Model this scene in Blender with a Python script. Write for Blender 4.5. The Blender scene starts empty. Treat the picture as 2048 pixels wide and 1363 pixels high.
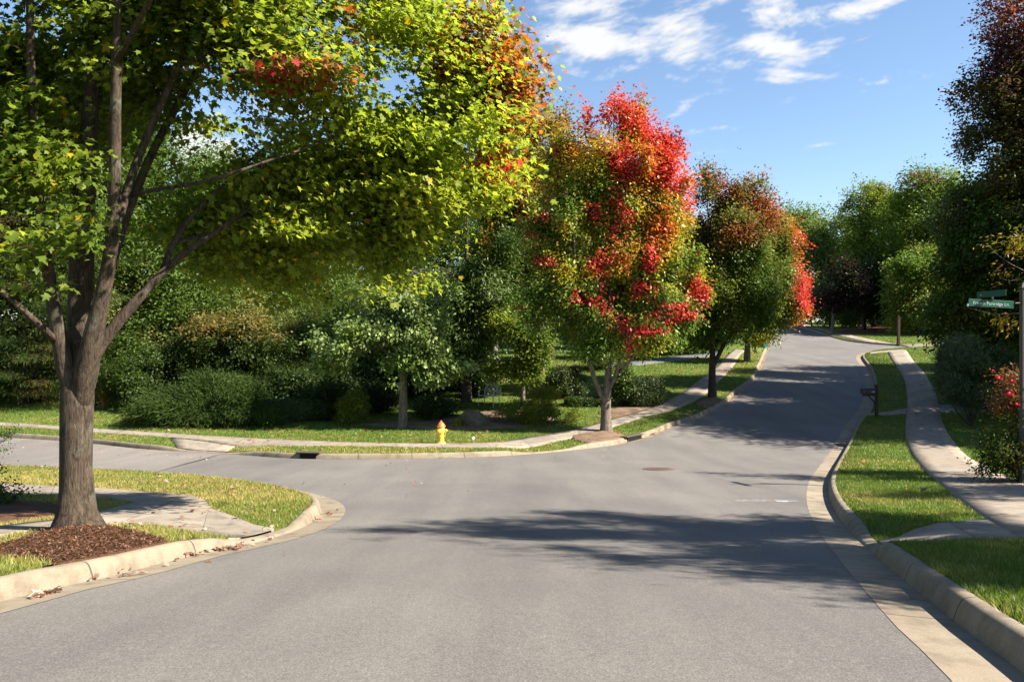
import bpy, math, random
import numpy as np
from mathutils import Vector, geometry, Matrix

rng = np.random.default_rng(7)
random.seed(7)
scene = bpy.context.scene
COL = scene.collection

# ------------------------------------------------------------------ camera model / terrain
F, CX, CY = 1593.0, 1024.0, 681.5
CAMZ = 1.6
_TY = np.array([-60, -20, -5, 0, 2, 4.5, 7, 10, 14, 18, 24, 28, 32, 36, 42, 48, 58, 69, 80, 95, 130, 180, 700.])
_TZ = np.array([-1.3, -1.35, -1.4, -1.42, -1.47, -1.66, -2.02, -2.42, -2.84, -3.13, -3.50, -3.56, -3.26, -2.75,
                -2.2, -1.70, -1.17, -0.70, 0.12, 1.05, 2.75, 4.2, 5.0]) + CAMZ
_ty = np.arange(-60, 700, 0.25)
_tz = np.interp(_ty, _TY, _TZ)
_k = np.hanning(23); _k /= _k.sum()
_tz = np.convolve(np.pad(_tz, 11, mode='edge'), _k, mode='valid')

def T(y):
    return np.interp(y, _ty, _tz)

_dd = np.concatenate([np.arange(2.2, 60, 0.02), np.arange(60, 180, 0.1)])

def depth(row, off=0.0):
    rows = CY - F * (T(_dd) + off - CAMZ) / _dd
    rows = np.minimum.accumulate(rows)
    return float(np.interp(-row, -rows, _dd))

def G(px, row, off=0.0):
    d = depth(row, off)
    return np.array([(px - CX) / F * d, d])

def W(px, row, d):
    return np.array([(px - CX) / F * d, d, CAMZ + (CY - row) / F * d])

RAMPS = []   # (x, y, r): places where the kerb drops for a ramp

def dipf(x, y):
    x = np.asarray(x, float); y = np.asarray(y, float)
    v = np.zeros(np.broadcast(x, y).shape)
    for rx, ry, rr in RAMPS:
        d = np.hypot(x - rx, y - ry)
        t = np.clip(1.6 - d / rr, 0, 1)
        v = np.maximum(v, t * t * (3 - 2 * t))
    return v

KH = 0.135
def H(x, y, base=KH):
    """ground height of raised surfaces (kerb top, lawn, sidewalks)"""
    return T(y) + base - (KH - 0.02) * dipf(x, y)

# ------------------------------------------------------------------ noise
def vnoise(P, freq=1.0, seed=0):
    P = np.asarray(P, float) * freq + seed * 17.31
    i = np.floor(P).astype(np.int64); f = P - i
    f = f * f * (3 - 2 * f)
    def h(ix, iy, iz):
        n = (ix * 374761393 + iy * 668265263 + iz * 2147483647 + seed * 1013904223) & 0xFFFFFFFF
        n = ((n ^ (n >> 13)) * 1274126177) & 0xFFFFFFFF
        n = (n ^ (n >> 16)) & 0xFFFF
        return n / 65535.0
    r = 0
    for dx in (0, 1):
        for dy in (0, 1):
            for dz in (0, 1):
                w = (f[:, 0] if dx else 1 - f[:, 0]) * (f[:, 1] if dy else 1 - f[:, 1]) * (f[:, 2] if dz else 1 - f[:, 2])
                r = r + w * h(i[:, 0] + dx, i[:, 1] + dy, i[:, 2] + dz)
    return r

def vn2(x, y, freq, seed=0):
    x = np.asarray(x, float).ravel(); y = np.asarray(y, float).ravel()
    return vnoise(np.stack([x, y, np.zeros_like(x) + .37], 1), freq, seed)

# ------------------------------------------------------------------ object helpers
def link(o, parent=None):
    COL.objects.link(o)
    if parent is not None:
        o.parent = parent
    return o

def tag(o, label=None, cat=None, group=None, kind=None):
    if label: o['label'] = label
    if cat: o['category'] = cat
    if group: o['group'] = group
    if kind: o['kind'] = kind
    return o

def thing(name, label, cat, loc, group=None, rotz=0.0):
    o = bpy.data.objects.new(name, None)
    o.empty_display_size = 0.2
    link(o)
    o.location = loc
    o.rotation_euler = (0, 0, rotz)
    return tag(o, label, cat, group)

def np_mesh(name, V, faces, cols=None, smooth=False, attrs=None):
    """faces: (M,k) int array with constant k, or list of such arrays"""
    if not isinstance(faces, list):
        faces = [faces]
    me = bpy.data.meshes.new(name)
    V = np.ascontiguousarray(V, dtype=np.float32)
    me.vertices.add(len(V))
    me.vertices.foreach_set('co', V.ravel())
    loops = np.concatenate([f.ravel() for f in faces]).astype(np.int32)
    starts = []; s = 0
    for f in faces:
        k = f.shape[1]
        starts.append(np.arange(len(f)) * k + s); s += f.size
    starts = np.concatenate(starts).astype(np.int32)
    me.loops.add(len(loops))
    me.loops.foreach_set('vertex_index', loops)
    me.polygons.add(len(starts))
    me.polygons.foreach_set('loop_start', starts)
    if smooth:
        me.polygons.foreach_set('use_smooth', np.ones(len(starts), dtype=bool))
    me.update(calc_edges=True)
    if cols is not None:
        a = me.color_attributes.new('Col', 'FLOAT_COLOR', 'POINT')
        c = np.ones((len(V), 4), dtype=np.float32); c[:, :3] = cols
        a.data.foreach_set('color', c.ravel())
    for k, v in (attrs or {}).items():
        a = me.attributes.new(k, 'FLOAT', 'POINT')
        a.data.foreach_set('value', np.asarray(v, dtype=np.float32))
    return me

def mobj(name, me, mat, parent=None, loc=None):
    o = bpy.data.objects.new(name, me)
    if mat is not None:
        me.materials.append(mat)
    link(o, parent)
    if loc is not None:
        o.location = loc
    return o

class MB:
    """collects simple solids into one mesh"""
    def __init__(s): s.v = []; s.f = []
    def add(s, V, Fc):
        n = len(s.v)
        s.v += [tuple(map(float, p)) for p in V]
        s.f += [tuple(i + n for i in f) for f in Fc]
        return s
    def box(s, c, size, M=None, bev=0.0):
        hx, hy, hz = [q / 2 for q in size]
        b = min(bev, hx * .9, hy * .9, hz * .9)
        if b <= 0:
            P = [(x, y, z) for z in (-hz, hz) for x, y in ((-hx, -hy), (hx, -hy), (hx, hy), (-hx, hy))]
            Fc = [(3, 2, 1, 0), (4, 5, 6, 7), (0, 1, 5, 4), (1, 2, 6, 5), (2, 3, 7, 6), (3, 0, 4, 7)]
        else:
            P = []; rings = [(-hz, b), (-hz + b, 0), (hz - b, 0), (hz, b)]
            for z, ins in rings:
                x, y = hx - ins, hy - ins
                P += [(-x + b, -y, z), (x - b, -y, z), (x, -y + b, z), (x, y - b, z), (x - b, y, z), (-x + b, y, z), (-x, y - b, z), (-x, -y + b, z)]
            Fc = [tuple(range(7, -1, -1)), tuple(range(24, 32))]
            for r in range(3):
                for k in range(8):
                    Fc.append((r * 8 + k, r * 8 + (k + 1) % 8, r * 8 + 8 + (k + 1) % 8, r * 8 + 8 + k))
        c = Vector(c)
        P = [(M @ Vector(p) if M else Vector(p)) + c for p in P]
        return s.add(P, Fc)
    def lathe(s, prof, n=20, M=None, c=(0, 0, 0)):
        P = []; Fc = []
        c = Vector(c)
        for r, z in prof:
            for k in range(n):
                a = 2 * math.pi * k / n
                p = Vector((r * math.cos(a), r * math.sin(a), z))
                P.append((M @ p if M else p) + c)
        for i in range(len(prof) - 1):
            for k in range(n):
                Fc.append((i * n + k, i * n + (k + 1) % n, (i + 1) * n + (k + 1) % n, (i + 1) * n + k))
        Fc.append(tuple(range(n - 1, -1, -1)))
        Fc.append(tuple((len(prof) - 1) * n + k for k in range(n)))
        return s.add(P, Fc)
    def tube(s, pts, r, n=8, closed=False):
        pts = [Vector(p) for p in pts]
        if not hasattr(r, '__len__'): r = [r] * len(pts)
        P = []; Fc = []
        m = len(pts)
        for i, p in enumerate(pts):
            a = pts[(i - 1) % m] if (closed or i > 0) else p
            b = pts[(i + 1) % m] if (closed or i < m - 1) else p
            t = (b - a).normalized()
            ref = Vector((0.31, 0.22, 0.92)) if abs(t.z) < .9 else Vector((1, 0, 0))
            u = t.cross(ref).normalized(); w = t.cross(u)
            for k in range(n):
                q = 2 * math.pi * k / n
                P.append(p + u * (r[i] * math.cos(q)) + w * (r[i] * math.sin(q)))
        for i in range(m if closed else m - 1):
            j = (i + 1) % m
            for k in range(n):
                Fc.append((i * n + k, i * n + (k + 1) % n, j * n + (k + 1) % n, j * n + k))
        if not closed:
            Fc.append(tuple(range(n))); Fc.append(tuple((m - 1) * n + k for k in range(n - 1, -1, -1)))
        return s.add(P, Fc)
    def build(s, name, mat, parent=None, smooth=False, loc=None):
        me = bpy.data.meshes.new(name)
        me.from_pydata(s.v, [], s.f)
        if smooth:
            for p in me.polygons: p.use_smooth = True
            try: me.set_sharp_from_angle(angle=math.radians(40))
            except Exception: pass
        me.update()
        return mobj(name, me, mat, parent, loc)

# ------------------------------------------------------------------ materials
def new_mat(name):
    m = bpy.data.materials.new(name); m.use_nodes = True
    nt = m.node_tree; nt.nodes.clear()
    out = nt.nodes.new('ShaderNodeOutputMaterial')
    return m, nt, out

def node(nt, t, **kw):
    n = nt.nodes.new(t)
    for k, v in kw.items():
        if k in n.inputs: n.inputs[k].default_value = v
        else: setattr(n, k, v)
    return n

def noise_node(nt, scale, detail=4, rough=0.6, vec=None):
    n = nt.nodes.new('ShaderNodeTexNoise')
    n.inputs['Scale'].default_value = scale; n.inputs['Detail'].default_value = detail
    n.inputs['Roughness'].default_value = rough
    if vec is not None: nt.links.new(vec, n.inputs['Vector'])
    return n

def ramp(nt, src, stops):
    r = nt.nodes.new('ShaderNodeValToRGB')
    el = r.color_ramp.elements
    while len(el) < len(stops): el.new(0.5)
    for e, (p, c) in zip(el, stops):
        e.position = p
        e.color = (*c, 1) if len(c) == 3 else c
    nt.links.new(src, r.inputs['Fac'])
    return r

def mixc(nt, fac, a, b, mode='MIX'):
    m = nt.nodes.new('ShaderNodeMix'); m.data_type = 'RGBA'; m.blend_type = mode
    for sock, v in ((m.inputs[0], fac), (m.inputs[6], a), (m.inputs[7], b)):
        if hasattr(v, 'links'): nt.links.new(v, sock)
        elif isinstance(v, (int, float)): sock.default_value = v
        else: sock.default_value = (*v, 1)
    return m.outputs[2]

def pos_node(nt):
    return nt.nodes.new('ShaderNodeNewGeometry').outputs['Position']

def math_node(nt, op, a, b=None, c=None):
    m = nt.nodes.new('ShaderNodeMath'); m.operation = op
    for i, v in enumerate((a, b, c)):
        if v is None: continue
        if hasattr(v, 'links'): nt.links.new(v, m.inputs[i])
        else: m.inputs[i].default_value = v
    return m.outputs[0]

def bsdf(nt, out, rough=0.8, spec=0.3):
    b = nt.nodes.new('ShaderNodeBsdfPrincipled')
    b.inputs['Roughness'].default_value = rough
    b.inputs['Specular IOR Level'].default_value = spec
    nt.links.new(b.outputs[0], out.inputs['Surface'])
    return b

def bump(nt, b, height, strength=0.4, dist=0.01):
    n = nt.nodes.new('ShaderNodeBump')
    n.inputs['Strength'].default_value = strength; n.inputs['Distance'].default_value = dist
    nt.links.new(height, n.inputs['Height'])
    nt.links.new(n.outputs[0], b.inputs['Normal'])

def plain(name, col, rough=0.6, spec=0.4, var=0.25, scale=9, metal=0.0, coat=0.0):
    m, nt, out = new_mat(name)
    b = bsdf(nt, out, rough, spec)
    tc = nt.nodes.new('ShaderNodeTexCoord')
    n = noise_node(nt, scale, 5, 0.65, tc.outputs['Object'])
    lo = tuple(c * (1 - var) for c in col); hi = tuple(min(1, c * (1 + var)) for c in col)
    r = ramp(nt, n.outputs['Fac'], [(0.3, lo), (0.7, hi)])
    nt.links.new(r.outputs[0], b.inputs['Base Color'])
    b.inputs['Metallic'].default_value = metal
    b.inputs['Coat Weight'].default_value = coat
    return m

def asphalt_mat(name, base, tint=(1, 1, 1), patch=False):
    m, nt, out = new_mat(name)
    b = bsdf(nt, out, 0.85, 0.35)
    p = pos_node(nt)
    fine = noise_node(nt, 85, 5, 0.8, p)
    mid = noise_node(nt, 22, 4, 0.7, p)
    big = noise_node(nt, 0.35, 4, 0.55, p)
    mp = nt.nodes.new('ShaderNodeMapping'); mp.inputs['Scale'].default_value = (1.2, 0.12, 1); nt.links.new(p, mp.inputs[0])
    streak = noise_node(nt, 1.0, 4, 0.6, mp.outputs[0])
    d = tuple(base * t for t in tint)
    c1 = ramp(nt, fine.outputs['Fac'], [(0.31, tuple(x * .46 for x in d)), (0.5, d), (0.71, tuple(x * 1.9 for x in d))])
    c2 = ramp(nt, big.outputs['Fac'], [(0.3, (.84, .84, .86)), (0.7, (1.1, 1.1, 1.08))])
    c3 = ramp(nt, mid.outputs['Fac'], [(0.3, (.86, .86, .86)), (0.7, (1.12, 1.12, 1.12))])
    c4 = ramp(nt, streak.outputs['Fac'], [(0.33, (.86, .86, .87)), (0.67, (1.11, 1.10, 1.08))])
    x = mixc(nt, 1.0, c1.outputs[0], c2.outputs[0], 'MULTIPLY')
    x = mixc(nt, 1.0, x, c3.outputs[0], 'MULTIPLY')
    x = mixc(nt, 1.0, x, c4.outputs[0], 'MULTIPLY')
    if True:   # hairline cracks
        v = nt.nodes.new('ShaderNodeTexVoronoi'); v.feature = 'DISTANCE_TO_EDGE'; v.inputs['Scale'].default_value = 0.22
        wv = noise_node(nt, 1.6, 4, 0.6, p)
        off = mixc(nt, 0.25, p, wv.outputs['Color'])
        nt.links.new(off, v.inputs['Vector'])
        cr = ramp(nt, v.outputs['Distance'], [(0.0, (1, 1, 1)), (0.0022, (0, 0, 0))])
        msk = math_node(nt, 'MULTIPLY', cr.outputs[0], 0.12)
        x = mixc(nt, msk, x, tuple(q * .4 for q in d))
    nt.links.new(x, b.inputs['Base Color'])
    h = math_node(nt, 'ADD', fine.outputs['Fac'], mid.outputs['Fac'])
    bump(nt, b, h, 0.45, 0.008)
    return m

def concrete_mat(name, col, joint=1.5, dirt=0.5, stain=(.30, .17, .07), jw=0.012):
    m, nt, out = new_mat(name)
    b = bsdf(nt, out, 0.9, 0.25)
    p = pos_node(nt)
    fine = noise_node(nt, 90, 3, 0.7, p); mid = noise_node(nt, 3.2, 6, 0.65, p); big = noise_node(nt, .6, 5, .6, p)
    c1 = ramp(nt, fine.outputs['Fac'], [(0.3, tuple(x * .8 for x in col)), (0.7, tuple(x * 1.18 for x in col))])
    c2 = ramp(nt, mid.outputs['Fac'], [(0.28, (.52, .50, .46)), (0.52, (.96, .96, .95)), (0.8, (1.12, 1.12, 1.1))])
    x = mixc(nt, 1.0, c1.outputs[0], c2.outputs[0], 'MULTIPLY')
    sm = ramp(nt, big.outputs['Fac'], [(0.45, (0, 0, 0)), (0.72, (dirt, dirt, dirt))])
    x = mixc(nt, sm.outputs[0], x, stain)
    at = nt.nodes.new('ShaderNodeAttribute'); at.attribute_name = 'along'
    q = math_node(nt, 'DIVIDE', at.outputs['Fac'], joint)
    fr = math_node(nt, 'FRACT', q)
    w = jw / joint
    jl = math_node(nt, 'LESS_THAN', fr, w)
    sl = math_node(nt, 'FLOOR', q)
    wn = nt.nodes.new('ShaderNodeTexWhiteNoise'); wn.noise_dimensions = '1D'; nt.links.new(sl, wn.inputs['W'])
    tone = ramp(nt, wn.outputs['Value'], [(0, (.88, .88, .88)), (1, (1.08, 1.07, 1.06))])
    x = mixc(nt, 1.0, x, tone.outputs[0], 'MULTIPLY')
    jm = math_node(nt, 'MULTIPLY', jl, 0.88)
    x = mixc(nt, jm, x, (.05, .04, .03))
    nt.links.new(x, b.inputs['Base Color'])
    h = math_node(nt, 'ADD', fine.outputs['Fac'], mid.outputs['Fac'])
    bump(nt, b, h, 0.35, 0.006)
    return m

def soil_mat(name, stops, scale=26, bstr=0.7, bd=0.03):
    m, nt, out = new_mat(name)
    b = bsdf(nt, out, 0.95, 0.15)
    p = pos_node(nt)
    n1 = noise_node(nt, scale, 6, 0.75, p); n2 = noise_node(nt, scale / 12, 4, 0.6, p)
    h = math_node(nt, 'ADD', math_node(nt, 'MULTIPLY', n1.outputs['Fac'], 0.62), math_node(nt, 'MULTIPLY', n2.outputs['Fac'], 0.38))
    r = ramp(nt, h, stops)
    nt.links.new(r.outputs[0], b.inputs['Base Color'])
    bump(nt, b, n1.outputs['Fac'], bstr, bd)
    return m

def leaf_mat(name, transl=0.46, rough=0.5, spec=0.24, warm=(1.12, 1.12, .75), sat_gain=1.0):
    m, nt, out = new_mat(name)
    a = nt.nodes.new('ShaderNodeAttribute'); a.attribute_name = 'Col'
    b = nt.nodes.new('ShaderNodeBsdfPrincipled')
    b.inputs['Roughness'].default_value = rough; b.inputs['Specular IOR Level'].default_value = spec
    nt.links.new(a.outputs['Color'], b.inputs['Base Color'])
    t = nt.nodes.new('ShaderNodeBsdfTranslucent')
    tcx = mixc(nt, 1.0, a.outputs['Color'], warm, 'MULTIPLY')
    nt.links.new(tcx, t.inputs['Color'])
    mx = nt.nodes.new('ShaderNodeMixShader'); mx.inputs[0].default_value = transl
    nt.links.new(b.outputs[0], mx.inputs[1]); nt.links.new(t.outputs[0], mx.inputs[2])
    nt.links.new(mx.outputs[0], out.inputs['Surface'])
    return m

def bark_mat(name, dark, light, sx=26, lichen=0.0):
    m, nt, out = new_mat(name)
    b = bsdf(nt, out, 0.92, 0.2)
    p = pos_node(nt)
    mp = nt.nodes.new('ShaderNodeMapping'); mp.inputs['Scale'].default_value = (1, 1, 0.2); nt.links.new(p, mp.inputs[0])
    n1 = noise_node(nt, sx, 8, 0.75, mp.outputs[0]); n1.inputs['Distortion'].default_value = 1.2; n2 = noise_node(nt, 5, 5, 0.65, p)
    r1 = ramp(nt, n1.outputs['Fac'], [(0.36, dark), (0.62, light)])
    r2 = ramp(nt, n2.outputs['Fac'], [(0.3, (.62, .60, .58)), (0.7, (1.12, 1.1, 1.08))])
    x = mixc(nt, 1.0, r1.outputs[0], r2.outputs[0], 'MULTIPLY')
    if lichen:
        n3 = noise_node(nt, 2.2, 6, 0.7, p)
        lm = ramp(nt, n3.outputs['Fac'], [(0.56, (0, 0, 0)), (0.66, (lichen, lichen, lichen))])
        x = mixc(nt, lm.outputs[0], x, (.17, .18, .13))
    nt.links.new(x, b.inputs['Base Color'])
    bump(nt, b, n1.outputs['Fac'], 0.9, 0.03)
    return m

M_ASPH = asphalt_mat('asphalt', 0.106, (1.09, 1.0, .91))
M_DRIVE = asphalt_mat('drive_asphalt', 0.11, (.98, 1.0, 1.06))
M_KERB = concrete_mat('kerb_concrete', (.205, .172, .126), joint=1.6, dirt=0.40, jw=0.022, stain=(.17, .12, .07))
M_GUTTER = concrete_mat('gutter_concrete', (.215, .180, .134), joint=1.6, dirt=0.35, jw=0.022, stain=(.16, .12, .08))
M_WALK = concrete_mat('walk_concrete', (.225, .192, .155), joint=1.5, dirt=0.4, jw=0.016, stain=(.25, .17, .10))
M_LAWN = soil_mat('lawn_turf', [(0.30, (.020, .034, .007)), (0.5, (.064, .096, .014)), (0.7, (.125, .155, .03))], scale=34)
M_MULCH = soil_mat('mulch', [(0.3, (.03, .014, .009)), (0.5, (.115, .055, .032)), (0.68, (.22, .125, .078))], scale=42, bstr=1.0, bd=0.05)
M_MULCH_PALE = soil_mat('mulch_pale', [(0.3, (.045, .027, .018)), (0.5, (.16, .105, .07)), (0.68, (.27, .19, .13))], scale=30, bstr=1.0, bd=0.05)
M_SOIL = soil_mat('soil', [(0.3, (.02, .018, .01)), (0.6, (.06, .05, .025))], scale=5)
M_LEAF = leaf_mat('leaf_broad')
M_LEAF_MAPLE = leaf_mat('leaf_maple', transl=0.56, warm=(1.30, 1.36, .9), spec=.22)
M_LEAF_GLOSS = leaf_mat('leaf_glossy', transl=0.30, rough=0.45, spec=0.30)
M_LEAF_RED = leaf_mat('leaf_red', transl=0.42, warm=(1.25, 1.0, .7), rough=.45, spec=.40)
M_NEEDLE = leaf_mat('needle', transl=0.16, rough=0.7, spec=0.10)
M_GRASS = leaf_mat('grass_blade', transl=0.35, rough=0.5, spec=0.3, warm=(1.1, 1.15, .55))
M_BARK = bark_mat('bark_maple', (.014, .010, .007), (.105, .078, .054), 26, lichen=0.35)
M_BARK2 = bark_mat('bark_plain', (.05, .04, .03), (.24, .19, .145), 20)
M_BARKD = bark_mat('bark_dark', (.018, .014, .011), (.085, .066, .05), 18)

# ------------------------------------------------------------------ layout curves (ground plan)
def smooth_curve(P, step=0.5):
    P = np.asarray(P, float)
    Q = np.vstack([2 * P[0] - P[1], P, 2 * P[-1] - P[-2]])
    out = []
    for i in range(1, len(Q) - 2):
        p0, p1, p2, p3 = Q[i - 1:i + 3]
        a = max(np.linalg.norm(p1 - p0), 1e-6) ** .5; b = max(np.linalg.norm(p2 - p1), 1e-6) ** .5; c = max(np.linalg.norm(p3 - p2), 1e-6) ** .5
        t0, t1, t2, t3 = 0, a, a + b, a + b + c
        n = max(2, int(np.linalg.norm(p2 - p1) / (step / 6)))
        t = np.linspace(t1, t2, n, endpoint=False)[:, None]
        A1 = (t1 - t) / (t1 - t0) * p0 + (t - t0) / (t1 - t0) * p1
        A2 = (t2 - t) / (t2 - t1) * p1 + (t - t1) / (t2 - t1) * p2
        A3 = (t3 - t) / (t3 - t2) * p2 + (t - t2) / (t3 - t2) * p3
        B1 = (t2 - t) / (t2 - t0) * A1 + (t - t0) / (t2 - t0) * A2
        B2 = (t3 - t) / (t3 - t1) * A2 + (t - t1) / (t3 - t1) * A3
        out.append((t2 - t) / (t2 - t1) * B1 + (t - t1) / (t2 - t1) * B2)
    out = np.vstack(out + [P[-1:]])
    return resample(out, step)

def resample(P, step):
    s = np.concatenate([[0], np.cumsum(np.linalg.norm(np.diff(P, axis=0), axis=1))])
    n = max(2, int(s[-1] / step) + 1)
    t = np.linspace(0, s[-1], n)
    return np.stack([np.interp(t, s, P[:, 0]), np.interp(t, s, P[:, 1])], 1)

def offset(P, d):
    """offset polyline to its left by d"""
    t = np.gradient(P, axis=0)
    for _ in range(3):
        t = np.vstack([t[:1], (t[:-2] + 2 * t[1:-1] + t[2:]) / 4, t[-1:]])
    t /= np.maximum(np.linalg.norm(t, axis=1, keepdims=True), 1e-9)
    n = np.stack([-t[:, 1], t[:, 0]], 1)
    return P + n * d

def gp(pts, off=0.0):
    return [G(x, y, off) for x, y in pts]

KR = smooth_curve([(0.2, -9), (0.45, -4), (0.95, 0.2)] + gp([(1905, 1363), (1795, 1255), (1725, 1175), (1660, 1095), (1625, 1040), (1613, 1000),
     (1617, 965), (1640, 930), (1667, 893), (1691, 851), (1712, 825), (1724, 803), (1731, 785), (1731, 762), (1726, 741), (1712, 715), (1716, 709.5), (1727, 705.5),
     (1743, 701.8), (1790, 697.2), (1850, 694.4)]) + [(52, 76.5), (80, 79)])
KN = smooth_curve([(-5.2, -9), (-5.1, -4), (-5.0, 2)] + gp([(0, 1228), (130, 1189), (294, 1151.6), (444, 1110.6), (581, 1080), (666, 1049), (691, 1022), (680, 1004.7),
     (640, 990), (560, 973), (440, 958), (250, 945), (60, 938)]) + [(-24, 21.2), (-60, 23), (-120, 25)])
KL = smooth_curve([(-120, 33), (-60, 31.8)] + gp([(-100, 870), (15, 876), (117, 882.5), (190, 888.6), (268, 897), (349, 902.5), (449, 908), (585, 916.5), (717, 917.5),
     (896, 915.5), (1000, 912), (1100, 905), (1175, 897), (1230, 890.5), (1300, 874), (1361, 850), (1405, 836), (1459, 807), (1485, 782.5), (1511, 763), (1527, 729),
     (1535.6, 704.4), (1540, 688), (1534, 674), (1512, 665)]) + [(21, 101), (8, 104), (-20, 108)])
KF = smooth_curve([(80, 85), (56, 82.5)] + gp([(1850, 691.2), (1800, 691.5), (1743, 688.0), (1694, 682.5), (1661, 675), (1635, 666), (1610, 658.5), (1580, 652.5), (1555, 650.5)]) + [(30, 124), (8, 122), (-20, 125)])

def raycast_ramp(px, row, r, off=0.1):
    p = G(px, row, off); RAMPS.append((p[0], p[1], r))
raycast_ramp(1722, 1066, 0.75)
raycast_ramp(572, 1053, 1.0)
raycast_ramp(398, 900, 1.4)
raycast_ramp(1110, 898, 1.2)
raycast_ramp(1728, 815, 1.1)

def in_poly(x, y, poly):
    x = np.asarray(x); y = np.asarray(y)
    inside = np.zeros(x.shape, bool)
    px, py = poly[:, 0], poly[:, 1]
    j = len(poly) - 1
    for i in range(len(poly)):
        c = ((py[i] > y) != (py[j] > y))
        if c.any():
            xi = (px[j] - px[i]) * (y - py[i]) / (py[j] - py[i] + 1e-12) + px[i]
            inside ^= c & (x < xi)
        j = i
    return inside

def region(name, poly, zf, mat, spacing=1.0, skirt=0.0, kind='structure', noise=0.0, along=None, far_spacing=3.0, parent=None):
    poly = np.asarray(poly, float)
    x0, y0 = poly.min(0); x1, y1 = poly.max(0)
    pts = []
    bands = [(-12, 45, spacing), (45, 300, max(far_spacing, spacing))]
    for b0, b1, sp in bands:
        ya, yb = max(y0, b0), min(y1, b1)
        if yb <= ya: continue
        gx = np.arange(max(x0, -90) + sp * .37, min(x1, 110), sp); gy = np.arange(ya + sp * .41, yb, sp)
        if len(gx) == 0 or len(gy) == 0: continue
        X, Y = np.meshgrid(gx, gy)
        X = X.ravel() + rng.uniform(-.15, .15, X.size) * sp; Y = Y.ravel() + rng.uniform(-.15, .15, Y.size) * sp
        k = in_poly(X, Y, poly)
        pts.append(np.stack([X[k], Y[k]], 1))
    for rx, ry, rr in RAMPS:
        if spacing < .35: break
        X, Y = np.meshgrid(np.arange(rx - rr * 1.8, rx + rr * 1.8, .28), np.arange(ry - rr * 1.8, ry + rr * 1.8, .28))
        X, Y = X.ravel(), Y.ravel(); k = in_poly(X, Y, poly)
        if k.any(): pts.append(np.stack([X[k], Y[k]], 1) + rng.uniform(-.03, .03, (k.sum(), 2)))
    n = len(poly)
    allp = np.vstack([poly] + pts)
    vs = [Vector((float(a), float(b))) for a, b in allp]
    ed = [(i, (i + 1) % n) for i in range(n)]
    V, E, Fc, *_ = geometry.delaunay_2d_cdt(vs, ed, [], 1, 1e-5)
    V = np.array([(v.x, v.y) for v in V]); Fc = np.array([f for f in Fc if len(f) == 3])
    # orient up
    a, b, c = V[Fc[:, 0]], V[Fc[:, 1]], V[Fc[:, 2]]
    cr = (b[:, 0] - a[:, 0]) * (c[:, 1] - a[:, 1]) - (b[:, 1] - a[:, 1]) * (c[:, 0] - a[:, 0])
    Fc[cr < 0] = Fc[cr < 0][:, ::-1]
    z = zf(V[:, 0], V[:, 1])
    if noise: z = z + noise * (vn2(V[:, 0], V[:, 1], 0.9, 3) - .5)
    P = np.column_stack([V, z])
    at = {}
    if along is not None:
        al = np.asarray(along)
        s = np.concatenate([[0], np.cumsum(np.linalg.norm(np.diff(al, axis=0), axis=1))])
        d = np.hypot(P[:, None, 0] - al[None, :, 0], P[:, None, 1] - al[None, :, 1])
        at['along'] = s[d.argmin(1)]
    faces = [Fc]
    if skirt:
        # boundary edges
        e = np.vstack([Fc[:, [0, 1]], Fc[:, [1, 2]], Fc[:, [2, 0]]])
        key = {}
        for i, j in e:
            k = (min(i, j), max(i, j)); key.setdefault(k, []).append((i, j))
        bd = np.array([v[0] for v in key.values() if len(v) == 1])
        low = P.copy(); low[:, 2] -= skirt
        m = len(P)
        P = np.vstack([P, low])
        faces.append(np.column_stack([bd[:, 1], bd[:, 0], bd[:, 0] + m, bd[:, 1] + m]))
        for k in at: at[k] = np.concatenate([at[k], at[k]])
    me = np_mesh(name, P, faces, smooth=not skirt, attrs=at)
    o = mobj(name, me, mat, parent)
    if kind: o['kind'] = kind
    return o

def sweep(name, curve, prof, mat, dips=True):
    """prof: list of (offset to the left, height, follows_dip)"""
    rows = []
    s = np.concatenate([[0], np.cumsum(np.linalg.norm(np.diff(curve, axis=0), axis=1))])
    for d, h, f in prof:
        q = offset(curve, d)
        z = T(q[:, 1]) + h - (f * (KH - 0.02) * dipf(q[:, 0], q[:, 1]) if dips else 0)
        rows.append(np.column_stack([q, z]))
    n, m = len(curve), len(prof)
    P = np.vstack(rows)
    idx = np.arange(n * m).reshape(m, n)
    Fc = np.column_stack([idx[:-1, :-1].ravel(), idx[:-1, 1:].ravel(), idx[1:, 1:].ravel(), idx[1:, :-1].ravel()])
    me = np_mesh(name, P, Fc, smooth=True, attrs={'along': np.tile(s, m)})
    o = mobj(name, me, mat); o['kind'] = 'structure'
    return o

def kerb(curve, gw, side):
    """side=+1: lawn is to the left of the curve"""
    g = [(0, 0.003, 0), (gw * .5, -0.008, 0), (gw, -0.018, 0)]
    k = [(gw, -0.018, 0), (gw + .012, 0.03, .25), (gw + .028, 0.075, .6), (gw + .045, 0.108, .85), (gw + .065, 0.127, 1), (gw + .09, 0.134, 1), (gw + .12, 0.136, 1), (gw + .15, 0.131, 1), (gw + .15, -0.1, 0)]
    if side < 0:
        g = [(-a, b, c) for a, b, c in g][::-1]; k = [(-a, b, c) for a, b, c in k][::-1]
    sweep('gutter', curve, g, M_GUTTER)
    sweep('kerb', curve, k, M_KERB)
    return offset(curve, side * (gw + 0.14))

LR = kerb(KR, 0.40, -1)
LN = kerb(KN, 0.38, +1)
LL = kerb(KL, 0.20, +1)
LF = kerb(KF, 0.30, -1)

road_poly = np.vstack([KR, KF, KL[::-1], KN[::-1]])
region('road', road_poly, lambda x, y: T(y), M_ASPH, spacing=1.2)

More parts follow.
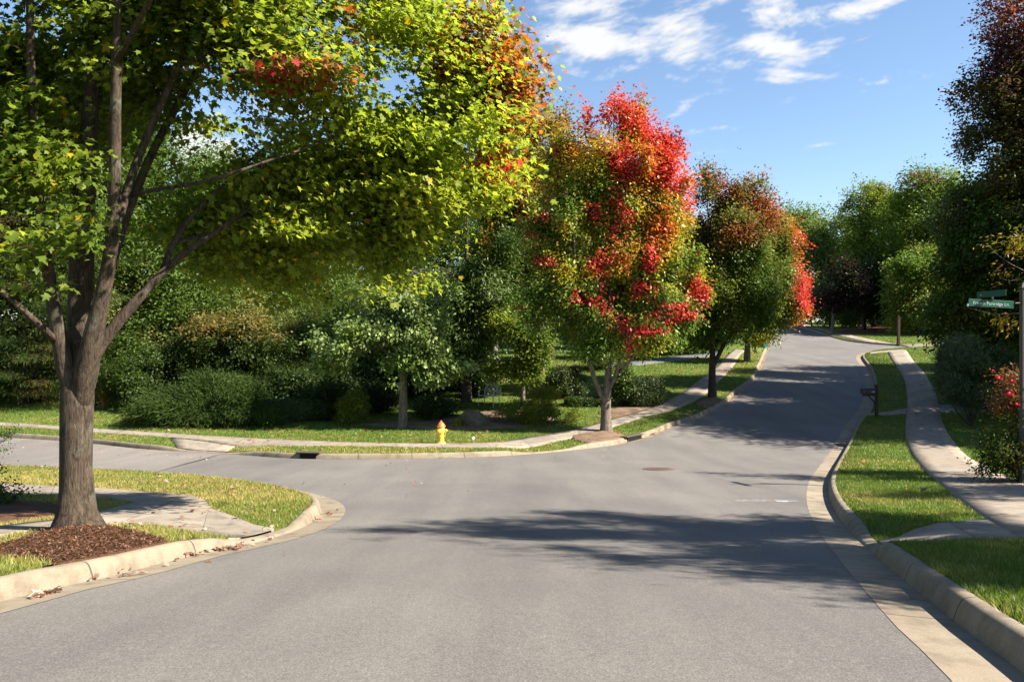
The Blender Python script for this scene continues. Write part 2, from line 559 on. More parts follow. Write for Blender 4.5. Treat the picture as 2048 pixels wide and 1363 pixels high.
# older, paler asphalt of the side street, ending in a straight seam
M_ASPH2 = asphalt_mat('old_asphalt', 0.132, (1.12, 1.0, .90))
_a, _b = G(285, 949), G(455, 907.5)
_i = np.linalg.norm(KN - _a, axis=1).argmin(); _j = np.linalg.norm(KL - _b, axis=1).argmin()
region('side_street', np.vstack([KN[_i:][:-2] , KL[2:_j + 1]]), lambda x, y: T(y) + .004, M_ASPH2, spacing=1.2)

# one sheet of ground below everything, out to the horizon
gx = np.concatenate([[-650, -400, -250], np.arange(-150, 151, 10), [250, 400, 650]])
gy = np.concatenate([[-60, -30, -12], np.arange(-5, 140, 2.5), np.arange(140, 260, 10), [300, 400, 550, 690]])
X, Y = np.meshgrid(gx, gy)
Pg = np.column_stack([X.ravel(), Y.ravel(), T(Y.ravel()) - 0.12])
ii = np.arange(X.size).reshape(X.shape)
mobj('ground', np_mesh('ground', Pg, np.column_stack([ii[:-1, :-1].ravel(), ii[:-1, 1:].ravel(), ii[1:, 1:].ravel(), ii[1:, :-1].ravel()]), smooth=True), M_SOIL)['kind'] = 'structure'

PA = np.vstack([LR, [(90, 78), (90, -9)]])
PN = np.vstack([LN, [(-120, 10), (-80, -9)]])
PL = np.vstack([LL, [(-60, 112), (-120, 112)]])
PF = np.vstack([LF, [(-60, 140), (-60, 250), (105, 250), (105, 90)]])
for nm, P_ in (('lawn', PA), ('lawn', PN), ('lawn', PL), ('lawn', PF)):
    region('lawn', P_, lambda x, y: H(x, y) - .012, M_LAWN, spacing=1.1, skirt=0.25, noise=0.02)

LAWNS = [PA, PN, PL, PF]
_segA = np.vstack([P_[:-1] for P_ in (LR, LN, LL, LF)]); _segB = np.vstack([P_[1:] for P_ in (LR, LN, LL, LF)])
def snap(P):
    """move points that fall outside every lawn block onto the nearest back edge of a kerb"""
    P = np.array(P, float); sh = P.shape; P = P.reshape(-1, 2)
    ok = np.zeros(len(P), bool)
    for L in LAWNS: ok |= in_poly(P[:, 0], P[:, 1], L)
    e = _segB - _segA
    for i in np.where(~ok)[0]:
        t = np.clip(((P[i] - _segA) * e).sum(1) / (e * e).sum(1), 0, 1)
        q = _segA + e * t[:, None]
        P[i] = q[np.linalg.norm(q - P[i], axis=1).argmin()]
    return P.reshape(sh)

# ---- concrete walks
def path_poly(a, b, off=0.16):
    """two pixel edges a, b running the same way"""
    A = smooth_curve(gp(a, off), 0.4); B = smooth_curve(gp(b, off), 0.4)
    n = max(len(A), len(B))
    def rs(P):
        s = np.linspace(0, 1, len(P)); t = np.linspace(0, 1, n)
        return np.stack([np.interp(t, s, P[:, 0]), np.interp(t, s, P[:, 1])], 1)
    A, B = rs(A), rs(B)
    C = (A + B) / 2
    return np.vstack([A, B[::-1]]), C

walks = []
def walk(name, a, b, up=0.012, mat=None, off=0.16):
    P_, C = path_poly(a, b, off)
    n = len(P_) // 2
    A, B = P_[:n], P_[::-1][:n]
    t = np.linspace(0, 1, 5)
    Q = A[:, None] * (1 - t[None, :, None]) + B[:, None] * t[None, :, None]
    Q = snap(Q)
    z = H(Q[..., 0], Q[..., 1], KH + up + 0.012)
    top = np.concatenate([Q, z[..., None]], 2)
    lo0 = top[:, :1].copy(); lo1 = top[:, -1:].copy(); lo0[..., 2] -= .1; lo1[..., 2] -= .1
    V = np.concatenate([lo0, top, lo1], 1)
    m = V.shape[1]
    s = np.concatenate([[0], np.cumsum(np.linalg.norm(np.diff(C, axis=0), axis=1))])
    ii = np.arange(n * m).reshape(n, m)
    Fc = np.stack([ii[:-1, :-1], ii[:-1, 1:], ii[1:, 1:], ii[1:, :-1]], -1).reshape(-1, 4)
    p0, p1, p2 = V.reshape(-1, 3)[Fc[2, :3]]
    if np.cross(p1 - p0, p2 - p0)[2] < 0: Fc = Fc[:, ::-1]
    o = mobj(name, np_mesh(name, V.reshape(-1, 3), Fc, attrs={'along': np.repeat(s, m)}), mat or M_WALK)
    o['kind'] = 'structure'
    walks.append(P_)

walk('sidewalk', [(1775, 703), (1784, 720), (1798, 739), (1810, 762), (1815, 808), (1811, 848), (1815, 888), (1844, 934), (1897, 980), (1966, 1031), (2060, 1080), (2300, 1180)],
     [(1812, 699.5), (1831, 726), (1854, 752), (1868, 780), (1877, 805), (1887, 848), (1907, 881), (1930, 907.5), (1956, 924), (2048, 966), (2200, 1020), (2420, 1090)])
walk('ramp_walk', [(1722, 1062), (1800, 1052), (1900, 1042), (1975, 1034)], [(1742, 1077), (1850, 1075), (1950, 1073), (2070, 1073)], up=0.008)
walk('sidewalk', [(1740, 703.5), (1765, 700.5), (1812, 697.5)], [(1741, 706), (1768, 703.5), (1800, 702)], up=0.006)
walk('driveway', [(1738, 819), (1772, 818), (1813, 815.5)], [(1732, 829), (1770, 828.5), (1813, 827)], up=0.004)
walk('driveway', [(1876, 809), (1940, 805), (2100, 799)], [(1881, 823), (1950, 821), (2130, 818)], up=0.004, mat=M_DRIVE)
# far side of the side street, then up the left of the road
walk('sidewalk', [(-260, 836), (7, 844), (117, 851), (190, 856), (317, 864), (390, 869), (500, 875), (546, 877), (693, 883), (900, 885.5), (1000, 882), (1060, 873), (1130, 862), (1228, 836), (1319, 808), (1366, 783), (1417, 745), (1437, 729), (1452, 712), (1468, 698)],
     [(-260, 842), (7, 850), (117, 857.6), (190, 863), (337, 873), (420, 881), (473, 887), (560, 889.5), (693, 890), (900, 893), (1020, 891.5), (1090, 884), (1180, 866), (1290, 832), (1340, 820), (1398, 796), (1437, 762), (1466, 732), (1478, 712), (1492, 700)])
walk('ramp_walk', [(340, 874), (352, 888), (352, 901)], [(470, 887), (456, 893), (449, 905)], up=0.006)
walk('driveway', [(1180, 727), (1253, 722.5), (1330, 713.5), (1440, 700.5)], [(1180, 736), (1253, 731), (1330, 723), (1440, 709)], up=0.004, mat=M_DRIVE)
# corner island on the left
walk('sidewalk', [(-200, 1085), (0, 1049), (116, 1036), (200, 1021), (280, 1000), (370, 990), (410, 999), (422, 1015), (470, 1028), (540, 1036), (590, 1041)],
     [(-200, 1108), (0, 1068), (110, 1052), (200, 1045), (250, 1044), (307, 1046), (400, 1048), (478, 1052.5), (520, 1056), (540, 1059), (560, 1062)], up=0.008)
walk('sidewalk', [(-160, 958), (20, 965), (116, 970), (191, 973), (290, 981), (376, 987), (412, 999)],
     [(-160, 985), (20, 985), (116, 988), (191, 991), (246, 998), (280, 1004), (300, 1010)], up=0.003)
# far right walk beyond the side street
walk('sidewalk', [(1500, 641), (1567, 641.5), (1600, 646), (1640, 654), (1690, 667), (1740, 678), (1800, 688.5)],
     [(1500, 645), (1560, 645), (1590, 649), (1620, 655), (1672, 669), (1722, 681), (1780, 690)])

# ---- mulch beds
beds = []
def bed(name, pts, mat, mound=0.05, centre=None, off=0.17):
    P_ = snap(smooth_curve(gp(pts + pts[:1], off), 0.3)[:-1])
    P_ = P_[np.linalg.norm(P_ - np.roll(P_, 1, 0), axis=1) > .02]
    def zf(x, y):
        d = np.full(len(x), 9.0)
        for i in range(len(P_)):
            a_, b_ = P_[i - 1], P_[i]; e = b_ - a_
            tt = np.clip(((x - a_[0]) * e[0] + (y - a_[1]) * e[1]) / (e @ e + 1e-9), 0, 1)
            d = np.minimum(d, np.hypot(x - a_[0] - tt * e[0], y - a_[1] - tt * e[1]))
        g = 1 - np.exp(-d / .45)
        if centre is not None:
            g = g * .5 + .9 * np.exp(-(np.hypot(x - centre[0], y - centre[1]) / .75) ** 2) * np.clip(d / .4, 0, 1)
        return H(x, y, KH + 0.012) + mound * g
    region(name, P_, zf, mat, spacing=0.28 if len(P_) < 120 else 0.5, skirt=0.06, noise=0.03)
    beds.append(P_)
    return P_, zf
tree_xy = G(155, 1060, 0.2)
MB1, MZ1 = bed('mulch', [(-60, 1098), (30, 1076), (102, 1052), (160, 1043), (205, 1046), (245, 1053), (300, 1066), (338, 1078), (284, 1102), (171, 1128), (130, 1123), (51, 1106), (-20, 1106)], M_MULCH, 0.065, tree_xy)
bed('mulch', [(-100, 1012), (0, 996), (70, 998), (118, 1004), (190, 1016), (150, 1024), (60, 1034), (-60, 1046)], M_MULCH, 0.05)
bed('mulch', [(700, 846), (780, 842), (860, 840), (900, 832), (960, 822), (1010, 818), (1060, 822), (1110, 838), (1060, 849), (1000, 854), (930, 856), (800, 852)], M_MULCH_PALE, 0.08)
bed('mulch', [(1140, 868), (1180, 862), (1215, 860), (1250, 868), (1262, 878), (1235, 886), (1190, 884), (1150, 878)], M_MULCH_PALE, 0.09, G(1213, 863, .2))
bed('mulch', [(1388, 804), (1410, 796), (1430, 794), (1452, 800), (1462, 806), (1440, 812), (1405, 812)], M_MULCH_PALE, 0.10, G(1425, 795, .2))
bed('mulch', [(1195, 824), (1240, 812), (1300, 812), (1318, 806), (1330, 800), (1345, 798), (1315, 812), (1260, 828), (1215, 834)], M_MULCH_PALE, 0.03)
bed('mulch', [(1655, 668), (1690, 655), (1740, 648), (1800, 650), (1790, 660), (1720, 668)], M_MULCH, 0.1)
bed('mulch', [(1880, 796), (1900, 770), (1960, 760), (2060, 760), (2060, 790), (1990, 803)], M_MULCH, 0.05)

# ------------------------------------------------------------------ grass blades
def patchcol(x, y, lush):
    """albedo of the turf: lush=1 deep green, 0 dry"""
    n1 = vn2(x, y, 0.55, 5); n2 = vn2(x, y, 2.6, 6); n3 = vn2(x, y, 9, 8)
    dry = np.clip((1 - lush) * 1.0 + (n1 - .5) * .7 + (n2 - .5) * .6 + (n3 - .5) * .5, 0, 1)[:, None]
    g = np.array([.098, .152, .018]); d = np.array([.34, .27, .085])
    return g * (1 - dry) + d * dry

def grass(poly, n_per, y0, y1, h, w, lush, name='grass', xlim=None, seed=0):
    r = np.random.default_rng(100 + seed)
    x0, _ = poly.min(0); x1, _ = poly.max(0)
    xa, xb = -0.72 * y1 - 1.5, 0.72 * y1 + 1.5
    if xlim: xa, xb = max(xa, xlim[0]), min(xb, xlim[1])
    xa, xb = max(xa, x0), min(xb, x1)
    N = int(n_per * (xb - xa) * (y1 - y0))
    x = r.uniform(xa, xb, N); y = r.uniform(y0, y1, N)
    k = np.abs(x) < 0.70 * np.maximum(y, 3) + 1.5
    x, y = x[k], y[k]
    k = in_poly(x, y, poly)
    for q in walks + beds:
        bx0, by0 = q.min(0); bx1, by1 = q.max(0)
        c = k & (x > bx0) & (x < bx1) & (y > by0) & (y < by1)
        if c.any():
            idx = np.where(c)[0]
            k[idx[in_poly(x[idx], y[idx], q)]] = False
    x, y = x[k], y[k]; n = len(x)
    if n == 0: return
    z = H(x, y) - 0.005
    a = r.uniform(0, 2 * np.pi, n)
    hh = h * r.uniform(.55, 1.25, n) * (.75 + .5 * vn2(x, y, 1.5, 9))
    ww = w * r.uniform(.6, 1.3, n)
    lean = r.normal(0, .45, (n, 2)) * hh[:, None]
    dx, dy = np.cos(a) * ww, np.sin(a) * ww
    V = np.empty((n, 3, 3))
    V[:, 0] = np.column_stack([x - dx, y - dy, z]); V[:, 1] = np.column_stack([x + dx, y + dy, z])
    V[:, 2] = np.column_stack([x + lean[:, 0], y + lean[:, 1], z + hh])
    c = patchcol(x, y, lush if not callable(lush) else lush(x, y)) * r.lognormal(0, .22, n)[:, None]
    c = np.clip(c, 0, .6)
    me = np_mesh(name, V.reshape(-1, 3), np.arange(3 * n).reshape(-1, 3), np.repeat(c, 3, 0))
    o = mobj(name, me, M_GRASS); o['kind'] = 'stuff'
    return o

Q = 1.0
lush_r = lambda x, y: np.where((y > 10.2) & (y < 14.5), .80, .93)
grass(PA, 3000 * Q, 3.4, 9.5, .048, .0040, lush_r, seed=1)
grass(PA, 1900 * Q, 9.5, 17, .045, .0055, lush_r, seed=2)
grass(PA, 520 * Q, 17, 34, .05, .010, .90, seed=3)
grass(PA, 150 * Q, 34, 75, .05, .022, .92, seed=4)
grass(PN, 2400 * Q, 5.5, 11.5, .05, .0045, .36, seed=5)
grass(PN, 1500 * Q, 11.5, 22, .05, .0065, .44, seed=6)
lush_l = lambda x, y: np.where((y < 26.6) & (x > -9), .48, np.where(x < -9, .84, .80))
grass(PL, 480 * Q, 22, 36, .05, .012, lush_l, seed=7)
grass(PL, 170 * Q, 36, 62, .05, .022, lambda x, y: np.where(x > 13, .6, .86), xlim=(-12, 30), seed=8)
grass(PF, 50 * Q, 70, 125, .06, .04, .9, xlim=(15, 80), seed=9)

# ------------------------------------------------------------------ leaves
RHOMB = (np.array([(0, 0, 0), (.30, .48, .07), (0, 1, 0), (-.30, .48, .07)]), np.array([(0, 1, 2), (0, 2, 3)]))
NEEDLE = (np.array([(0, 0, 0), (.055, .5, .0), (0, 1, 0), (-.055, .5, 0)]), np.array([(0, 1, 2), (0, 2, 3)]))
LANCE = (np.array([(0, 0, 0), (.16, .45, .04), (0, 1, -.06), (-.16, .45, .04)]), np.array([(0, 1, 2), (0, 2, 3)]))
_half = [(0.0, .0), (.17, .03), (.44, .16), (.27, .28), (.34, .38), (.53, .62), (.30, .56), (.20, .62), (.12, .74)]
_ol = _half + [(0, 1.0)] + [(-x, y) for x, y in _half[:0:-1]]
_mv = np.array([(0, .34, -.03)] + [(x, y, .16 * abs(x) - .10 * max(0, y - .5)) for x, y in _ol])
MAPLE = (_mv, np.array([(0, 1 + i, 1 + (i + 1) % len(_ol)) for i in range(len(_ol))]))
_ol2 = [(0, 0), (.40, .14), (.27, .32), (.50, .66), (.20, .60), (0, 1), (-.20, .60), (-.50, .66), (-.27, .32), (-.40, .14)]
_mv2 = np.array([(0, .38, .0)] + [(x, y, .22 * abs(x) - .22 * y * y) for x, y in _ol2])
MAPLE2 = (_mv2, np.array([(0, 1 + i, 1 + (i + 1) % len(_ol2)) for i in range(len(_ol2))]))

def unit(v):
    return v / np.maximum(np.linalg.norm(v, axis=1, keepdims=True), 1e-9)

def leaf_cloud(name, P, N, D, size, tpl, cols, mat, parent, base, r=rng):
    """P points, N normals, D tip directions (made orthogonal), size per leaf"""
    N = unit(N); D = unit(D - N * (D * N).sum(1, keepdims=True)); S = np.cross(D, N)
    tv, tf = tpl
    k = len(tv)
    P = P - np.asarray(base)
    V = (P[:, None, :] + size[:, None, None] * (tv[None, :, 0:1] * S[:, None, :] + tv[None, :, 1:2] * D[:, None, :] + tv[None, :, 2:3] * N[:, None, :]))
    n = len(P)
    Fc = (tf[None] + (np.arange(n) * k)[:, None, None]).reshape(-1, 3)
    me = np_mesh(name, V.reshape(-1, 3), Fc, np.repeat(np.clip(cols, 0, .9), k, 0))
    return mobj(name, me, mat, parent)

# ------------------------------------------------------------------ colours
class Pal:
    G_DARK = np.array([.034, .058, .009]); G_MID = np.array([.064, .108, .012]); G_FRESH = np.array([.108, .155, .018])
    G_YEL = np.array([.25, .275, .026]); YEL = np.array([.36, .28, .015]); ORANGE = np.array([.38, .125, .022]); BROWNOR = np.array([.24, .085, .03])
    RED = np.array([.52, .055, .045]); DRED = np.array([.17, .02, .02]); PURP = np.array([.060, .022, .028]); OLIVE = np.array([.12, .115, .022])
    GREY = np.array([.090, .120, .034]); GOLD = np.array([.27, .19, .06]); PINE = np.array([.030, .050, .010]); BROWN = np.array([.10, .055, .03])
    BLUE = np.array([.065, .088, .045])

def mixcols(P, stops, freq, seed=0, jitter=.25, r=rng):
    """noise driven mix through a list of colours"""
    n = .65 * vnoise(P, freq, seed) + .35 * vnoise(P, freq * 2.7, seed + 1)
    n = np.clip((n - .22) / .56, 0, .9999) * (len(stops) - 1)
    n = np.clip(n + r.normal(0, jitter, len(P)), 0, len(stops) - 1.0001)
    i = n.astype(int); f = (n - i)[:, None]
    S = np.array(stops)
    return S[i] * (1 - f) + S[i + 1] * f

def blobs(P, C, lst, seed=0, r=rng):
    """recolour leaves within blobs (x,y,z,(rx,ry,rz),[colours])"""
    nz = vnoise(P, 2.2, seed + 40)
    for c, rad, cols in lst:
        d = np.linalg.norm((P - np.asarray(c)) / np.asarray(rad), axis=1)
        k = d + (nz - .5) * 1.0 + r.normal(0, .20, len(P)) < 1
        if k.any():
            cc = np.array(cols)
            C[k] = cc[r.integers(0, len(cc), k.sum())]
    return C

# ------------------------------------------------------------------ trees
def sample_lobes(lobes, n, shell=3.0, r=rng, gap=0.0, gfreq=.7, seed=0, sub=12, subr=(.26, .46), zel=1.15, core=.25, plumes=0):
    """points of a crown: every lobe is broken into smaller tufts sitting on and in it"""
    T_ = []
    for c, rad in lobes:
        rad = np.asarray(rad, float)
        k = max(4, int(sub * max(.5, min(2.0, (rad.prod() ** (1 / 3)) / 1.5))))
        v = unit(r.normal(size=(k, 3))); q = r.uniform(.45, 1.0, k) ** .6
        cc = np.asarray(c) + v * q[:, None] * rad
        rr = r.uniform(*subr, k)[:, None] * rad.mean() * (rad / rad.mean()) ** .6 * np.array([1, 1, zel])
        T_ += [(*cc[i], *rr[i]) for i in range(k)]
        T_.append((*c, *(rad * .75)))
    if plumes:
        cs = np.array([c for c, _ in lobes], float); rs_ = np.array([q for _, q in lobes], float)
        w = (rs_[:, 0] * rs_[:, 1]); w = w / w.sum()
        for i in range(plumes):
            j = r.choice(len(cs), p=w)
            v = r.normal(size=3); v[2] = abs(v[2]) * .9 + .15; v /= np.linalg.norm(v)
            c = cs[j] + v * rs_[j] * r.uniform(.95, 1.15)
            if ((((c - cs) / rs_) ** 2).sum(1) < .8).any(): continue
            h = r.uniform(.35, .75) * rs_[j].mean() * .55
            T_ += [(c[0], c[1], c[2], h * .38, h * .38, h), (c[0] + .25 * h * v[0], c[1] + .25 * h * v[1], c[2] + h * .7, h * .24, h * .24, h * .7)]
    L = np.array(T_, float)
    vol = (L[:, 3] * L[:, 4] * L[:, 5]) ** .85
    cnt = r.multinomial(int(n * 1.9), vol / vol.sum())
    out = []
    for l, c in zip(L, cnt):
        v = unit(r.normal(size=(c, 3))); rr = r.uniform(0, 1, c) ** (1 / shell)
        out.append(l[:3] + v * rr[:, None] * l[3:])
    P = np.vstack(out)
    if gap > 0:
        P = P[vnoise(P, gfreq, seed + 11) > gap]
    P = P[r.permutation(len(P))]
    return P[:n]

def grow(paths, A, up=.6, r=rng, step=.45):
    """paths: list of (points(N,3), radii, parent_path_index or None). returns nodes, parent, radius"""
    nodes = []; par = []; fixed = []
    first = {}
    for pi, (pts, rad, pp) in enumerate(paths):
        pts = np.asarray(pts, float); rad = np.asarray(rad, float)
        s = np.concatenate([[0], np.cumsum(np.linalg.norm(np.diff(pts, axis=0), axis=1))])
        n = max(3, int(s[-1] / step * 1.4))
        c = pts if len(pts) < 3 else None
        t = np.linspace(0, s[-1], n)
        # smooth interpolation through the points
        q = np.stack([np.interp(t, s, pts[:, i]) for i in range(3)], 1)
        for _ in range(2):
            q[1:-1] = (q[:-2] + 2 * q[1:-1] + q[2:]) / 4
        rr = np.interp(t, s, rad)
        if pp is None: prev = -1
        else:
            cand = np.array(nodes); prev = int(np.linalg.norm(cand - q[0], axis=1).argmin())
        for i in range(n):
            nodes.append(q[i]); par.append(prev); fixed.append(rr[i]); prev = len(nodes) - 1
    n0 = len(nodes)
    base = np.array(nodes)
    dist = np.array([np.linalg.norm(base - a, axis=1).min() for a in A])
    A = A[np.argsort(dist)]
    cap = n0 + len(A) * 7 + 10
    NB = np.zeros((cap, 3)); NB[:n0] = base
    PB = list(par); FB = list(fixed); m = n0
    ends = []
    for a in A:
        v = a - NB[:m]
        d = np.linalg.norm(v, axis=1) + 1e-6
        cost = d * (1 + up * np.clip(.55 - v[:, 2] / d, 0, 2)) + np.where(np.arange(m) < 3, 2.0, 0)
        j = int(cost.argmin())
        dd = d[j]; k = max(1, min(6, int(dd / step)))
        pj = PB[j]
        td = unit((NB[j] - NB[pj])[None])[0] if pj >= 0 else np.array([0, 0, 1.])
        ctrl = NB[j] + (.5 * td + .5 * v[j] / dd) * dd * .5 + np.array([0, 0, .06 * dd])
        prev = j
        for q in range(1, k + 1):
            t = q / k
            p = (1 - t) ** 2 * NB[j] + 2 * t * (1 - t) * ctrl + t * t * a
            if q < k: p = p + r.normal(0, .035, 3)
            NB[m] = p; PB.append(prev); FB.append(0.0); prev = m; m += 1
        ends.append(prev)
    NB = NB[:m]; PB = np.array(PB); FB = np.array(FB)
    return NB, PB, FB, np.array(ends), n0

def pipe(PB, FB, tip=.006, e=2.35, ends=None):
    m = len(PB)
    acc = np.zeros(m); has = np.zeros(m, bool); has[PB[PB >= 0]] = True
    acc[~has] = tip ** e
    for i in range(m - 1, -1, -1):
        p = PB[i]
        if p >= 0: acc[p] += acc[i]
    R = acc ** (1 / e)
    return R

def branches_mesh(name, NB, PB, R, base, K=8, rmin=.006, flare=None):
    m = len(NB)
    child_of = {}
    order = np.argsort(R)
    prim = np.full(m, -1)
    for i in order:            # biggest child last wins
        if PB[i] >= 0: prim[PB[i]] = i
    nxt = np.where(prim >= 0, prim, np.arange(m))
    prv = np.where(PB >= 0, PB, np.arange(m))
    isprim = (PB >= 0) & (prim[prv] == np.arange(m))
    tan = NB[nxt] - NB[np.where(isprim | (PB < 0), prv, prv)]
    bad = np.linalg.norm(tan, axis=1) < 1e-6
    tan[bad] = (0, 0, 1)
    tan = unit(tan)
    def ring(C, t, rad):
        ref = np.array([.83, .55, .06])
        u = np.cross(t, ref); u = unit(u); w = np.cross(t, u)
        a = np.arange(K) / K * 2 * np.pi
        return C[:, None] + rad[:, None, None] * (np.cos(a)[None, :, None] * u[:, None] + np.sin(a)[None, :, None] * w[:, None])
    keep = R >= rmin
    main = ring(NB, tan, R)
    sec = np.where((PB >= 0) & ~isprim & keep)[0]
    t2 = unit(NB[sec] - NB[PB[sec]])
    extra = ring(NB[PB[sec]], t2, R[sec] * 1.15)
    V = np.vstack([main.reshape(-1, 3), extra.reshape(-1, 3)])
    pr = np.where(isprim & keep)[0]
    k = np.arange(K); k1 = (k + 1) % K
    def quads(a, b):
        return np.stack([a[:, None] * K + k, a[:, None] * K + k1, b[:, None] * K + k1, b[:, None] * K + k], 2).reshape(-1, 4)
    Fc = [quads(PB[pr], pr)]
    if len(sec): Fc.append(quads(m + np.arange(len(sec)), sec))
    Fc = np.vstack(Fc)
    if flare is not None:
        V = flare(V)
    used = np.unique(Fc); rem = np.zeros(len(V), int); rem[used] = np.arange(len(used))
    return np_mesh(name, V[used] - np.asarray(base), rem[Fc], smooth=True)

def tree(name, label, cat, base, paths, lobes, n_tw, per, size, tpl, colf, mat, bark, group=None, up=.6, spread=(.30, .16), shell=3.0, gap=.0, gfreq=.7,
         seed=0, K=6, tip=.006, rmin=.008, droop=.5, upw=.7, outw=.35, rndw=.6, flare=None, step=.5, crown_name='crown', along=.25, e=2.35, extra=None, holes=None, rmax=None, trunk_name='trunk', thin=None, zel=1.15, sub=12, subr=(.26, .46), plumes=0):
    r = np.random.default_rng(1000 + seed)
    base = np.asarray(base, float)
    root = thing(name, label, cat, base, group)
    A = sample_lobes(lobes, n_tw, shell, r, gap, gfreq, seed, zel=zel, sub=sub, subr=subr, plumes=plumes)
    if holes:
        for c, rad in holes:
            A = A[np.linalg.norm((A - np.asarray(c)) / np.asarray(rad), axis=1) > 1]
    if thin is not None: A = A[thin(A, r)]
    NB, PB, FB, ends, n0 = grow(paths, A, up, r, step)
    R = pipe(PB, FB, tip, e)
    if rmax is not None: R[n0:] = np.minimum(R[n0:], rmax)
    R = np.where(FB > 0, FB, np.minimum(R, .6 * FB[:n0].max()))
    # a child is never thicker than its parent
    for i in range(len(PB)):
        if PB[i] >= 0 and i >= n0: R[i] = min(R[i], R[PB[i]] * .95)
    me = branches_mesh(trunk_name, NB, PB, R, base, K, rmin, flare)
    mobj(trunk_name, me, bark, root)
    # leaves
    E = NB[ends]; Tn = unit(NB[ends] - NB[PB[ends]])
    n = len(E)
    cnt = np.maximum(2, r.poisson(per, n))
    idx = np.repeat(np.arange(n), cnt)
    ax = r.normal(0, along, len(idx)) - along * .3
    lat = r.normal(size=(len(idx), 3)) * np.array([spread[0], spread[0], spread[1]])
    P = E[idx] + Tn[idx] * ax[:, None] + lat
    ctr = np.average(E, axis=0)
    out = unit((P - ctr) * np.array([1, 1, .6]))
    Nn = np.array([0, 0, 1]) * upw + out * outw + r.normal(size=P.shape) * rndw
    D = out * .6 + Tn[idx] * .4 + np.array([0, 0, -droop]) + r.normal(size=P.shape) * .5
    sz = size * r.lognormal(0, .2, len(P))
    C = colf(P, r)
    C = C * r.lognormal(0, .16, (len(P), 1))
    leaf_cloud(crown_name, P, Nn, D, sz, tpl, C, mat, root, base)
    return root

def up_path(px, row_list, d, radii, lean=(0, 0)):
    return [W(px + lean[0] * i, rw, d + lean[1] * i) for i, rw in enumerate(row_list)], radii

def ground_pt(px, row, off=0.16):
    x, y = G(px, row, off); return np.array([x, y, float(H(x, y))])

# ------------------------------------------------------------------ the big green maple on the corner
def wp(l):
    return [W(a, b, d) for a, b, d in l]
def lob(px, row, d, rx, ry, rz):
    return (W(px, row, d), (rx, ry, rz))

